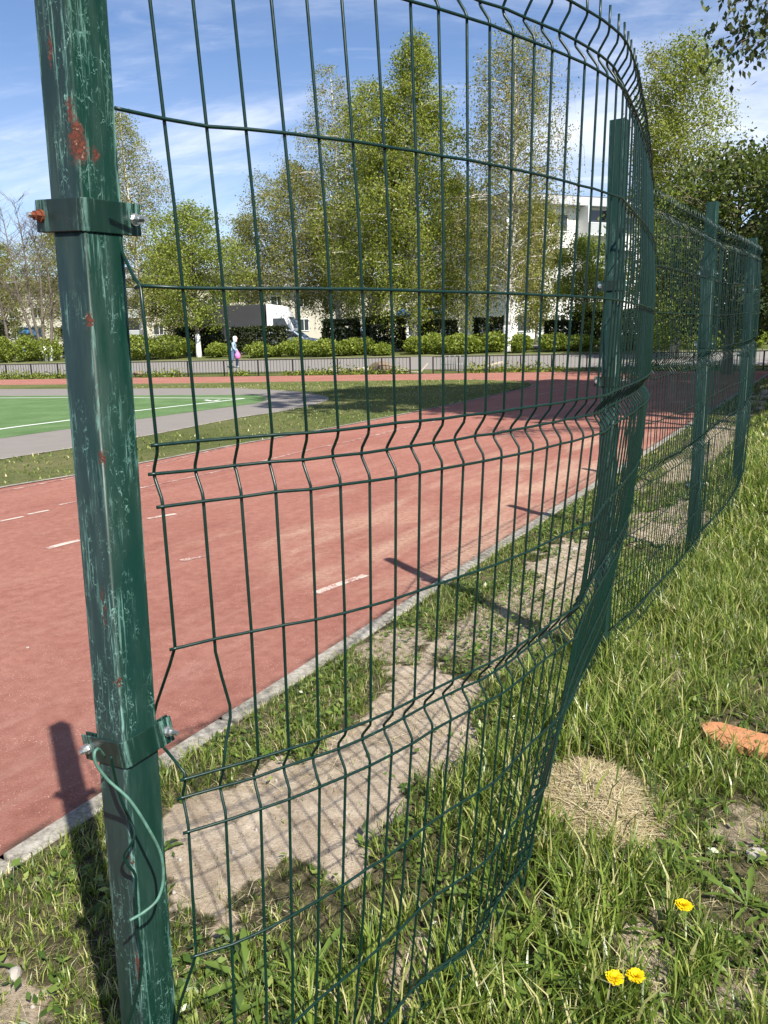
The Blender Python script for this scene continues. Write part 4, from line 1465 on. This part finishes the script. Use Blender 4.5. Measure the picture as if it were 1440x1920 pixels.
per = empty('person', pb, math.radians(-8))
tag(per, 'person in white headscarf and pale blue jacket walking along the road', 'person')
J = [(0, 0, .92), (.03, 0, 1.12), (.07, 0, 1.34), (.10, 0, 1.42), (.13, 0, 1.54), (.15, 0, 1.62),
     (0, .09, .86), (.16, .09, .48), (.12, .09, .08), (.26, .09, .03),
     (0, -.09, .86), (-.06, -.09, .47), (-.26, -.09, .12), (-.16, -.09, .03),
     (.07, .17, 1.33), (.04, .22, 1.08), (.20, .20, .90), (.07, -.17, 1.33), (.08, -.22, 1.07), (.26, -.20, .92)]
Ed = [(0, 1), (1, 2), (2, 3), (3, 4), (4, 5), (0, 6), (6, 7), (7, 8), (8, 9), (0, 10), (10, 11), (11, 12), (12, 13), (2, 14), (14, 15), (15, 16), (2, 17), (17, 18), (18, 19)]
Rr = [.15, .15, .16, .06, .09, .085, .10, .07, .045, .04, .10, .07, .045, .04, .07, .05, .035, .07, .05, .035]
skinned('body', J, Ed, Rr, m_cloth, per)
JT = [(0, 0, .90), (0, .09, .84), (.16, .09, .48), (.12, .09, .10), (0, -.09, .84), (-.06, -.09, .47), (-.25, -.09, .14)]
skinned('trousers', JT, [(0, 1), (1, 2), (2, 3), (0, 4), (4, 5), (5, 6)], [.155, .115, .085, .07, .115, .085, .07], m_jean, per)
hm = MB()
hm.tube([(.125, 0, 1.40), (.13, 0, 1.47), (.13, 0, 1.56), (.135, 0, 1.64), (.15, 0, 1.70), (.15, 0, 1.72)], [.11, .105, .125, .12, .075, .01], 12)
V = np.concatenate(hm.v) * PS; hm.v = [V]
hm.build('headscarf', m_scarf, per, True)
fm = MB().tube(np.array([(.20, 0, 1.52), (.235, 0, 1.57), (.22, 0, 1.64)]) * PS, [.05, .06, .04], 8); fm.build('face', m_skin, per, True)
bagp = pb + rotz(math.radians(-8)) @ (np.array([.30, -.21, .50]) * PS)
bg_o = MB()
bg_o.tube(np.array([(0, 0, 0), (0, 0, .06), (0, 0, .22), (0, 0, .33), (0, 0, .40)]), [.09, .14, .15, .08, .02], 10)
bg_o.tube([(-.05, 0, .36), (0, 0, .47), (.05, 0, .36)], .012, 5)
o = bg_o.build('shopping_bag', m_bag, None, True); o.location = bagp
tag(o, 'pink shopping bag held by the walking person', 'bag')

# ------------------------------------------------------------------ vehicles on the street behind the hedge
m_white = simple('white_paint', (.80, .80, .79), .35, 0, 3, .05)
m_darkbox = simple('dark_cargo_box', (.035, .036, .040), .6, 0, 2, .2)
m_glass = simple('vehicle_glass', (.03, .04, .05), .08, 0, 0, 0, .6)
m_tyre = simple('tyre_rubber', (.02, .02, .02), .85)
m_silver = simple('silver_paint', (.42, .48, .55), .3, .5)
m_blue = simple('blue_sheet', (.10, .30, .62), .5, 0, 5, .15)
m_lampg = simple('lamp_glass', (.7, .7, .68), .15)


def extrude_profile(prof, w):
    """side profile (x,z) extruded along y"""
    P = np.asarray(prof, float); n = len(P)
    V = np.concatenate([np.c_[P[:, 0], np.full(n, -w / 2), P[:, 1]], np.c_[P[:, 0], np.full(n, w / 2), P[:, 1]]])
    F = [(i, (i + 1) % n, n + (i + 1) % n, n + i) for i in range(n)] + [tuple(range(n - 1, -1, -1)), tuple(range(n, 2 * n))]
    return V, F


def wheel(parent, x, y, r_):
    wp = MB().tube([(x, y - .11, r_), (x, y - .08, r_), (x, y + .08, r_), (x, y + .11, r_)], [r_ * .86, r_, r_, r_ * .86], 18)
    o = wp.build('wheel', m_tyre, parent, False)
    MB().tube([(x, y - .118, r_), (x, y + .118, r_)], r_ * .55, 12).build('rim', m_silver, o)


tb_ = pxs(468, 17.6)
sc = 1.0
root = empty('box_truck', tb_, math.radians(-6)); tag(root, 'box truck with dark cargo box and white cab behind the hedge', 'truck')
MB().box((-.9, 0, 2.05), (4.6, 2.2, 2.3)).build('cargo_box', m_darkbox, root, bevel=.03)
MB().box((-.2, 0, .75), (6.2, .9, .25)).build('chassis', m_tyre, root)
V, F = extrude_profile([(1.55, .55), (3.55, .55), (3.60, 1.25), (3.45, 1.55), (3.05, 2.35), (2.75, 3.05), (1.75, 3.20), (1.55, 3.15)], 2.0)
cabn = MB().add(V, F).build('cab', m_white, root, bevel=.06)
V, F = extrude_profile([(3.43, 1.60), (3.46, 1.62), (3.09, 2.34), (3.06, 2.32)], 1.8); MB().add(V, F).build('windscreen', m_glass, cabn)
for sy in (-1, 1):
    V, F = extrude_profile([(2.0, 1.55), (3.1, 1.55), (2.78, 2.25), (2.0, 2.25)], .02); V = V + [0, sy * 1.003, 0]; MB().add(V, F).build('side_window', m_glass, cabn)
    MB().box((3.2, sy * 1.18, 1.95), (.10, .22, .4)).build('mirror', m_white, cabn, bevel=.02)
    MB().box((3.585, sy * .72, .95), (.06, .35, .2)).build('headlight', m_lampg, cabn)
    for x_ in (-2.2, 2.6): wheel(root, x_, sy * .95, .42)


def car(label, loc, rz, mat, name='parked_car'):
    root = empty(name, loc, rz); tag(root, label, 'car', 'cars parked behind the hedge')
    V, F = extrude_profile([(-2.05, .35), (2.05, .35), (2.12, .62), (2.0, .80), (1.1, .95), (.45, 1.42), (-.9, 1.46), (-1.65, 1.02), (-2.08, .95)], 1.7)
    bd = MB().add(V, F).build('body', mat, root, bevel=.06)
    for sy in (-1, 1):
        V, F = extrude_profile([(-1.35, 1.0), (.85, .98), (.40, 1.36), (-.85, 1.39)], .02); V = V + [0, sy * .855, 0]; MB().add(V, F).build('side_window', m_glass, bd)
        MB().box((2.06, sy * .6, .70), (.08, .32, .14)).build('headlight', m_lampg, root)
        for x_ in (-1.3, 1.3): wheel(root, x_, sy * .78, .31)
    V, F = extrude_profile([(1.06, .985), (1.10, .985), (.52, 1.39), (.47, 1.39)], 1.4); MB().add(V, F).build('windscreen', m_glass, bd)


car('silver car half hidden behind the hedge below the truck cab', pxs(546, 16.6), math.radians(-10), m_silver)
car('white car seen between the middle birch trunks', pxs(664, 18), math.radians(-8), m_white)
kb = pxs(792, 24); root = empty('kiosk', kb, math.radians(-12)); tag(root, 'small kiosk with a blue roof behind the white birch trunk', 'kiosk')
MB().box((0, 0, 1.1), (3.0, 2.2, 2.3)).build('wall', m_white, root); MB().box((0, 0, 2.45), (3.5, 2.7, .45), None, 0, .8).build('roof', m_blue, root)
MB().box((0, -1.11, 1.3), (1.6, .03, .9)).build('window', m_glass, root)
kb = pxs(62, 24); root = empty('kiosk', kb, math.radians(-12)); tag(root, 'small blue kiosk behind the bare whitewashed stems', 'kiosk')
MB().box((0, 0, 1.1), (1.4, 1.6, 2.3)).build('wall', m_blue, root); MB().box((0, 0, 2.3), (1.7, 1.9, .12)).build('roof', m_white, root); MB().box((0, -.81, 1.3), (.8, .03, .9)).build('window', m_glass, root)

# ------------------------------------------------------------------ buildings
m_cream = simple('cream_render', (.50, .47, .39), .9, 0, 1.2, .08)
m_offw = simple('white_render', (.74, .73, .70), .9, 0, .8, .07)
m_fascia = simple('grey_fascia', (.42, .43, .45), .7, 0, 3, .1)
m_roofd = simple('dark_roof', (.06, .06, .065), .8)
m_frame = simple('window_frame_white', (.72, .72, .70), .6)
m_wglass = simple('window_glass', (.025, .032, .04), .06, 0, 0, 0, .7)
m_rail = simple('balcony_panel', (.36, .38, .38), .8, 0, 2, .2)


def block(name, label, loc, rz, L, D, nst, wall, bays, balcony=(), sth=2.9):
    root = empty(name, loc, rz); tag(root, label, 'building', 'buildings behind the trees')
    H = nst * sth + .9
    wl_ = MB().box((0, D / 2, H / 2 - .5), (L, D, H + 1)).build('wall', wall, root)
    rf = MB().box((0, D / 2 - .2, H + .35), (L + 1.2, D + 1.6, .7)).build('roof', m_fascia, root)
    MB().box((0, D / 2, H + .78), (L + .9, D + 1.2, .12)).build('roof_sheet', m_roofd, rf)
    MB().box((L * .12, D * .4, H + 1.35), (2.6, 2.4, 1.1)).build('roof_hatch', m_roofd, rf)
    bw = L / bays
    wme = pme = None
    for f in range(nst):
        for k in range(bays):
            x = -L / 2 + bw * (k + .5); z = .9 + f * sth + 1.45
            if k in balcony:
                b_ = MB().box((x, -.02, z + .1), (bw * .92, .06, 2.2)).build('balcony_opening', m_wglass, root)
                MB().box((x, -.75, z - 1.05), (bw * .96, 1.4, .16)).build('balcony_slab', m_frame, b_)
                MB().box((x, -1.43, z - .55), (bw * .96, .05, .85)).build('balcony_panel', m_rail, b_)
                MB().box((x, -1.43, z - .08), (bw * .98, .09, .07)).build('handrail', m_frame, b_)
                for sx in (-1, 1): MB().box((x + sx * bw * .47, -.74, z + .05), (.10, 1.35, 2.6)).build('side_wall', wall, b_)
            else:
                fr = MB()
                for (cx, cz, w_, h_) in ((0, .72, 1.5, .09), (0, -.72, 1.5, .09), (-.71, 0, .08, 1.36), (.71, 0, .08, 1.36), (.12, 0, .07, 1.36)):
                    fr.box((x + cx, -.03, z + cz), (w_, .10, h_))
                o = fr.build('window', m_frame, root)
                MB().box((x, -.005, z), (1.36, .03, 1.36)).build('pane', m_wglass, o)
    return root


b = pxs(1090, 40)
block('apartment_building', 'white apartment block with grey roof edge and dark balconies behind the fence', (b[0] + 5.0, b[1] + 4.5, b[2] - 1.0), math.radians(24), 26, 12, 4, m_offw, 7, (2, 5), 2.85)
b = pxs(120, 62)
block('apartment_building', 'long cream building behind the trees on the left', (b[0], b[1], b[2] - .5), math.radians(-10), 60, 12, 3, m_cream, 17, (4, 11), 2.7)
b = pxs(560, 62)
block('apartment_building', 'pale low building glimpsed behind the middle trees', (b[0] + 4, b[1], b[2] - .5), math.radians(-6), 30, 11, 2, m_cream, 9, (), 2.9)

# ------------------------------------------------------------------ grass and weeds on the verge
m_grass = leafmat('grass_blades', [(0, (.035, .065, .010)), (.20, (.085, .140, .020)), (.45, (.155, .225, .034)), (.72, (.245, .305, .058)), (.86, (.38, .39, .12)), (1, (.60, .52, .30))], .36, .36, 1.25, .5)
m_weed = leafmat('weed_leaves', [(0, (.040, .078, .013)), (.4, (.090, .150, .025)), (.8, (.160, .225, .042)), (1, (.29, .33, .09))], .32, .34, 1.2, .5)
m_straw = leafmat('straw', [(0, (.22, .17, .09)), (.4, (.44, .36, .21)), (.8, (.60, .51, .33)), (1, (.70, .62, .44))], .2, .6, 1.0, .3)


def blades(x, y, z, h, w, r, flat=.0, bend=(.25, .95)):
    """curved tapering grass blades, 5 verts and 3 triangles each"""
    n = len(x)
    az = r.uniform(0, 2 * PI, n)
    bd = r.uniform(*bend, n)
    d = np.stack([np.cos(az), np.sin(az), np.zeros(n)], 1)
    sdv = np.stack([-np.sin(az + r.normal(0, .6, n)), np.cos(az + r.normal(0, .6, n)), np.zeros(n)], 1)
    base = np.stack([x, y, z - .006], 1)
    V = np.empty((n, 5, 3))
    for k, (t, ww) in enumerate(((0, .8), (.55, 1.0))):
        c = base + d * (h * (flat * t + bd * t * t * .75))[:, None]
        c[:, 2] += h * ((1 - .55 * flat) * t - .42 * bd * t * t)
        V[:, 2 * k] = c - sdv * (w * ww * .5)[:, None]; V[:, 2 * k + 1] = c + sdv * (w * ww * .5)[:, None]
    c = base + d * (h * (flat + bd * .75))[:, None]; c[:, 2] += h * ((1 - .55 * flat) - .42 * bd)
    V[:, 4] = c
    b = (np.arange(n) * 5)[:, None]
    F = np.concatenate([b + np.array([[0, 1, 3]]), b + np.array([[0, 3, 2]]), b + np.array([[2, 3, 4]])], 0)
    return V.reshape(-1, 3), F


def grass_zone(u0, u1, v0, v1, dens, hmul, wmul, seed, cull=True):
    r = np.random.default_rng(seed)
    n = int((u1 - u0) * (v1 - v0) * dens)
    u = r.uniform(u0, u1, n); v = r.uniform(v0, v1, n)
    # blades stand in tufts
    tu = np.floor(u / .055); tv = np.floor(v / .055)
    hx_ = (np.sin(tu * 12.9898 + tv * 78.233) * 43758.5453) % 1; hy_ = (np.sin(tu * 39.346 + tv * 11.135) * 24634.6345) % 1
    pull = np.where(r.random(n) < .62, .72, .0)
    u = u + ((tu + hx_) * .055 - u) * pull; v = v + ((tv + hy_) * .055 - v) * pull
    x, y = uv2xy(u, v)
    bm_ = bare_mask(x, y)
    st = in_poly(x, y, STRAW_XY)
    cl = fbm(x * 3.1, y * 3.1, 71, 3)
    pr_ = np.clip((cl - .22) * 3.6, .34, 1) * (1 - .96 * bm_) * np.where(st, .05, 1) * np.where(in_poly(x, y, BOARD_XY), .22, 1)
    pr_ = np.maximum(pr_, .75 * (v < .24) * np.clip(fbm(u * 2.2, v * 0, 17) * 2.4 - .6, 0, 1))
    kp = (r.random(n) < pr_) & (v > .098)
    u, v, x, y, cl, bm_ = [a[kp] for a in (u, v, x, y, cl, bm_)]
    n = len(u)
    fl = np.exp(-((v - 1.55) / .36) ** 2)                      # longer along the fence, where nobody mows
    tall = np.clip(fbm(x * 1.6, y * 1.6, 91, 2) * 2.6 - .9, 0, 1)
    h = (.030 + .055 * cl + .110 * fl * r.random(n) + .07 * tall * r.random(n) ** 1.5) * r.uniform(.55, 1.35, n) * hmul
    h = h * (1 - .45 * bm_) * np.where(v < .9, .72, 1)
    w = r.uniform(.0018, .0042, n) * wmul * (1 + 1.2 * (h > .11))
    return blades(x, y, zv(u, v), h, w, r)


Vs, Fs, off = [], [], 0
for z_ in ((-2.3, 4.2, .105, 3.0, 12500, 1.0, .78, 1), (4.2, 8.5, .105, 3.6, 3600, 1.1, 1.3, 2), (8.5, 14, .105, 6, 900, 1.25, 2.4, 3), (14, 26, .105, 10, 200, 1.5, 4.0, 4), (-1.0, 8.5, 3.0, 4.6, 900, 1.1, 2.0, 5)):
    V, F = grass_zone(*z_)
    Vs.append(V); Fs.append(F + off); off += len(V)
for (qx, qy), nb_ in ((P2, 700), (P3, 500), (P4, 350), (P1, 260)):
    rr_ = np.random.default_rng(int(nb_))
    tx = qx + rr_.normal(.05, .13, nb_); ty = qy + rr_.normal(-.04, .13, nb_); tu_, tv_ = xy2uv(tx, ty)
    V, F = blades(tx, ty, zv(tu_, tv_), rr_.uniform(.08, .27, nb_), rr_.uniform(.003, .006, nb_), rr_)
    Vs.append(V); Fs.append(F + off); off += len(V)
g = link('grass', mesh_np('grass', np.concatenate(Vs), np.concatenate(Fs), m_grass))
tag(g, 'green grass growing on the verge on both sides of the mesh fence', 'grass', kind='stuff')
print('grass tris', sum(len(f) for f in Fs))

# infield turf, a thin coat of blades where it is near enough to see
r = np.random.default_rng(9)
n = 42000
x = r.uniform(-9, 6, n); y = r.uniform(8.5, 30, n)
ok = in_poly(x, y, inner) & ~in_poly(x, y, [G(a, b)[:2] for a, b in ap] + [(-45, 38.0), (-45, -6)]) & (r.random(n) < np.clip(fbm(x * .8, y * .8, 12) * 2.2 - .5, .1, 1))
x, y = x[ok], y[ok]
V, F = blades(x, y, np.full(len(x), .004), r.uniform(.03, .075, len(x)), r.uniform(.008, .018, len(x)), r, .2)
tag(link('infield_blades', mesh_np('infield_blades', V, F, m_grass)), 'sparse grass of the infield inside the track', 'grass', kind='stuff')

# small-leaved ground cover between the blades
r = np.random.default_rng(12)
n = 150000
u = r.uniform(-2.2, 6.5, n); v = r.uniform(.12, 3.1, n)
x, y = uv2xy(u, v)
k = (r.random(n) < np.clip(fbm(x * 4.3, y * 4.3, 44) * 3 - 1.15, 0, 1) * (1 - .97 * bare_mask(x, y)) * np.where(in_poly(x, y, STRAW_XY), .03, 1))
u, v, x, y = u[k], v[k], x[k], y[k]
P = np.stack([x, y, zv(u, v) + np.abs(r.normal(.012, .014, len(x)))], 1)
up = np.tile([0, 0, 1.0], (len(P), 1))
a = r.normal(size=P.shape) * [1, 1, .45]; a /= np.linalg.norm(a, axis=1)[:, None]
b = np.cross(up + r.normal(0, .35, P.shape), a); b /= np.linalg.norm(b, axis=1)[:, None]
L = r.uniform(.008, .021, (len(P), 1)); W = L * r.uniform(.3, .6, (len(P), 1))
V = np.stack([P - a * L, P + b * W, P + a * L, P - b * W], 1).reshape(-1, 3)
tag(link('ground_cover', mesh_np('ground_cover', V, np.arange(4 * len(P)).reshape(-1, 4), m_weed)), 'small-leaved weeds covering the soil between the grass', 'weeds', kind='stuff')


def leaf_mesh(L, W, seed, jag=.55):
    """one arching toothed leaf lying along +x"""
    r = np.random.default_rng(seed)
    m = 9
    t = np.linspace(0, 1, m)
    prof = np.sin(PI * np.clip(t * .82 + .10, 0, 1)) ** 1.2 * (.35 + .65 * t)
    V, F = [], []
    for i in range(m):
        w_ = W * prof[i] * (1 - jag * (i % 2) * (t[i] < .85)) * r.uniform(.85, 1.15)
        zz = L * (.34 * t[i] - .40 * t[i] ** 2) + .004
        V += [(L * t[i], -w_, zz + abs(w_) * .35), (L * t[i], 0, zz), (L * t[i], w_, zz + abs(w_) * .35)]
    for i in range(m - 1):
        for j in range(2):
            a_ = i * 3 + j
            F.append((a_, a_ + 1, a_ + 4, a_ + 3))
    return np.array(V), np.array(F)


LT = [leaf_mesh(r.uniform(.09, .15), r.uniform(.010, .017), 500 + i) for i in range(6)]
LTm = [mesh_np('leaf', V, F, m_weed, True) for V, F in LT]

# many small rosettes, joined
Vs, Fs, off = [], [], 0
for i in range(330):
    uu_, vv_ = r.uniform(-1.6, 5.5), r.choice([r.uniform(1.25, 3.0), r.uniform(.15, .5)], p=[.85, .15])
    x0, y0 = uv2xy(uu_, vv_)
    if bare_mask(np.array([x0]), np.array([y0]))[0] > .5 and r.random() < .8: continue
    if in_poly(np.array([x0]), np.array([y0]), STRAW_XY)[0]: continue
    z0 = float(zv(np.array([uu_]), np.array([vv_]))[0])
    s0 = r.uniform(.45, 1.05)
    for k in range(r.integers(4, 9)):
        V, F = LT[r.integers(6)]
        R_ = rotz(r.uniform(0, 6.28))
        Vv = V * [s0, s0, s0 * r.uniform(.8, 1.9)]
        Vs.append(Vv @ R_.T + [x0, y0, z0]); Fs.append(F + off); off += len(V)
tag(link('rosette_weeds', mesh_np('rosette_weeds', np.concatenate(Vs), np.concatenate(Fs), m_weed, True)), 'toothed weed rosettes scattered through the grass', 'weeds', kind='stuff')

# dandelions near the camera: leaves, stalk and flower heads of their own
m_yel = leafmat('dandelion_petals', [(0, (.70, .46, .005)), (.5, (.82, .60, .008)), (1, (.90, .72, .02))], .25, .5, 1.0, .2)
m_stalk = simple('stalk', (.12, .17, .05), .6)


def flower(parent, top, seed, rad=.017):
    r = np.random.default_rng(seed)
    Vv, Ff = [], []
    n = 0
    for ring, (k, rr, el) in enumerate(((26, 1.0, .12), (22, .85, .35), (18, .62, .65), (12, .38, 1.0))):
        for i in range(k):
            a_ = 2 * PI * i / k + ring * .2 + r.normal(0, .05); e_ = el + r.normal(0, .08)
            d = np.array([math.cos(a_) * math.cos(e_), math.sin(a_) * math.cos(e_), math.sin(e_)])
            s_ = np.array([-math.sin(a_), math.cos(a_), 0])
            L_ = rad * rr * r.uniform(.9, 1.1); w_ = rad * .13
            p = np.asarray(top)
            Vv += [p + d * L_ * .15 - s_ * w_ * .5, p + d * L_ * .15 + s_ * w_ * .5, p + d * L_ + s_ * w_, p + d * L_ - s_ * w_]
            Ff.append((n, n + 1, n + 2, n + 3)); n += 4
    o = link('flower_head', mesh_np('flower_head', np.array(Vv), np.array(Ff), m_yel), parent)
    return o


def dandelion(label, xy, nleaf, scale, flowers, seed):
    r = np.random.default_rng(seed)
    u_, v_ = xy2uv(*xy)
    z0 = float(zv(np.array([u_]), np.array([v_]))[0])
    root = empty('dandelion', (xy[0], xy[1], z0)); tag(root, label, 'dandelion', 'dandelions in the near grass')
    for k in range(nleaf):
        o = link('leaf', LTm[r.integers(6)], root)
        o.rotation_euler = (r.normal(0, .15), -r.uniform(.05, .5), 2 * PI * k / nleaf + r.normal(0, .25)); s_ = scale * r.uniform(.75, 1.25); o.scale = (s_, s_, s_)
    for i, f in enumerate(flowers):
        tp = np.asarray(f) - [xy[0], xy[1], z0]
        MB().tube(spline([(0, 0, 0), tp * [.5, .5, .7], tp], 6), .0022, 5).build('stalk', m_stalk, root, True)
        flower(root, tp, seed * 10 + i, .021)
    return root


hz_ = .115
f1 = G(1282, 1698, hz_); dandelion('single yellow dandelion standing apart on the right', (f1[0] - .03, f1[1] + .02), 7, .8, [f1], 61)
f2 = G(1153, 1835, .105); dandelion('left one of the two yellow dandelions side by side', (f2[0] - .04, f2[1] + .03), 8, .9, [f2], 62)
f3 = G(1192, 1831, .105); dandelion('right one of the two yellow dandelions side by side', (f3[0] + .03, f3[1] + .03), 6, .8, [f3], 63)
DN = [(1000, 1640, 9, 1.25, 'flowerless dandelion rosette right of the bottom of the loose mesh panel'), (1030, 1760, 10, 1.35, 'large flowerless dandelion rosette left of the two yellow flowers'), (935, 1700, 8, 1.2, 'flowerless dandelion rosette under the mesh, left of the big rosette'),
      (1000, 1850, 9, 1.3, 'flowerless dandelion rosette at the bottom edge left of the yellow flowers'), (880, 1850, 8, 1.1, 'flowerless dandelion rosette at the foot of the mesh near the bottom edge'), (560, 1880, 9, 1.2, 'flowerless dandelion rosette behind the mesh at the bottom edge'),
      (1210, 1262, 7, 1.1, 'flowerless dandelion rosette beside the dry patch by the fence'), (1400, 1700, 8, 1.1, 'flowerless dandelion rosette at the right edge'), (1260, 1620, 8, 1.0, 'flowerless dandelion rosette below the dry grass heap'), (460, 1850, 8, 1.1, 'flowerless dandelion rosette between the near post and the mesh')]
for i, (a, b, nl_, sc_, lb) in enumerate(DN):
    p = G(a, b); dandelion(lb, (p[0], p[1]), nl_, sc_, [], 70 + i)

# heap of dry cut grass
r = np.random.default_rng(31)
n = 16000
lo_, hi_ = np.min(STRAW_XY, 0) - .06, np.max(STRAW_XY, 0) + .06
x = r.uniform(lo_[0], hi_[0], n); y = r.uniform(lo_[1], hi_[1], n)
jx = x + (fbm(x * 14, y * 14, 5) - .5) * .20 + r.normal(0, .012, n); jy = y + (fbm(x * 14, y * 14, 6) - .5) * .20 + r.normal(0, .012, n)
k = in_poly(jx, jy, STRAW_XY); x, y = x[k], y[k]
c_ = np.mean(STRAW_XY, 0)
dd = np.hypot((x - c_[0]) / .17, (y - c_[1]) / .30)
u, v = xy2uv(x, y)
hgt = .045 * np.clip(1 - dd ** 2, .08, 1)
V, F = blades(x, y, zv(u, v) + hgt * r.random(len(x)), r.uniform(.025, .075, len(x)), r.uniform(.0016, .0032, len(x)), r, 1.25, (.1, .8))
Vs, Fs = [V], [F]
n = 26000
x = r.uniform(-1.2, 2.2, n); y = r.uniform(1.3, 5.2, n); u, v = xy2uv(x, y)
k = (v > .12) & (fbm(x * 2.3, y * 2.3, 15) > .42 + .2 * r.random(n)); x, y, u, v = x[k], y[k], u[k], v[k]
V2, F2 = blades(x, y, zv(u, v) + .006, r.uniform(.02, .07, len(x)), r.uniform(.0010, .0022, len(x)), r, 1.4, (.1, .8))
tag(link('dry_grass', mesh_np('dry_grass', V, F, m_straw)), 'heap of pale dry cut grass at the foot of the loose mesh panel', 'dry grass', kind='stuff')
tag(link('dry_stalks', mesh_np('dry_stalks', V2, F2, m_straw)), 'dry stalks strewn over the verge', 'dry grass', kind='stuff')

# orange board in the grass at the right edge
t_ = NT('orange_board_paint')
dn_ = t_.noise(t_.coord(), 38, 6, .75)
m_orange = t_.done(t_.bsdf(t_.mix(t_.mr(dn_, .52, .66), t_.mix(t_.noise(t_.coord(scale=(3, 9, 3)), 4, 5), (.36, .145, .060), (.55, .265, .135)), (.17, .10, .055)), .9, t_.bump(dn_, .8, .01), .2))
outl = [G(a, b, .045)[:2] for a, b in [(1316, 1352), (1332, 1350), (1352, 1351), (1400, 1364), (1462, 1380), (1520, 1398), (1520, 1438), (1450, 1412), (1400, 1400), (1352, 1388), (1330, 1378), (1318, 1366)]]
c_ = np.mean(outl, 0); n = len(outl)
u_, v_ = xy2uv(*c_); zb = float(zv(np.array([u_]), np.array([v_]))[0])
V = [(p[0] - c_[0], p[1] - c_[1], h) for h in (.008, .040) for p in outl]
mb = MB().add(V, [tuple(range(n - 1, -1, -1)), tuple(range(n, 2 * n))] + [(i, (i + 1) % n, n + (i + 1) % n, n + i) for i in range(n)])
o = mb.build('board', m_orange, None, bevel=.004); o.location = (c_[0], c_[1], 0)
tag(o, 'broken orange board lying in the grass at the right edge', 'board')

# stones
p = G(28, 1826, .02); rock('white stone on the bare soil at the bottom left', p, (.045, .035, .03), m_rock, 401)
for i, (a, b, s_, lb) in enumerate([(1078, 1030, .05, 'pale stone on the worn soil left of the second post'), (1100, 1000, .06, 'larger pale stone against the second post'), (1092, 1015, .03, 'smallest pale stone left of the second post'), (1215, 1250, .05, 'stone in the dry patch on the path'),
                                    (52, 1214, .016, 'tiny pale chip on the red track left of the near post'), (1418, 1600, .05, 'grey white stone in the soil at the right edge'), (755, 1900, .05, 'flat stone under the bottom edge of the mesh')]):
    p = G(a, b, s_ * .25); rock(lb, p, (s_ * 1.3, s_, s_ * .7), m_rock, 410 + i)
# pebbles and crumbs
r = np.random.default_rng(55)
n = 1600
u = r.uniform(-1.6, 6, n); v = r.uniform(.1, 2.6, n); x, y = uv2xy(u, v)
k = (r.random(n) < bare_mask(x, y) * .8 + .05); u, v, x, y = u[k], v[k], x[k], y[k]
oc = np.array([(1, 0, 0), (-1, 0, 0), (0, 1, 0), (0, -1, 0), (0, 0, 1), (0, 0, -1.)]); of = np.array([(0, 2, 4), (2, 1, 4), (1, 3, 4), (3, 0, 4), (2, 0, 5), (1, 2, 5), (3, 1, 5), (0, 3, 5)])
sz = r.lognormal(-5.6, .5, (len(x), 1, 1)) * r.uniform(.6, 1.3, (len(x), 6, 1))
V = oc[None] * sz + np.stack([x, y, zv(u, v) + .001], 1)[:, None]
F = (of[None] + (np.arange(len(x)) * 6)[:, None, None]).reshape(-1, 3)
tag(link('pebbles', mesh_np('pebbles', V.reshape(-1, 3), F, m_rock)), 'small pebbles and crumbs of soil on the worn ground', 'pebbles', kind='stuff')
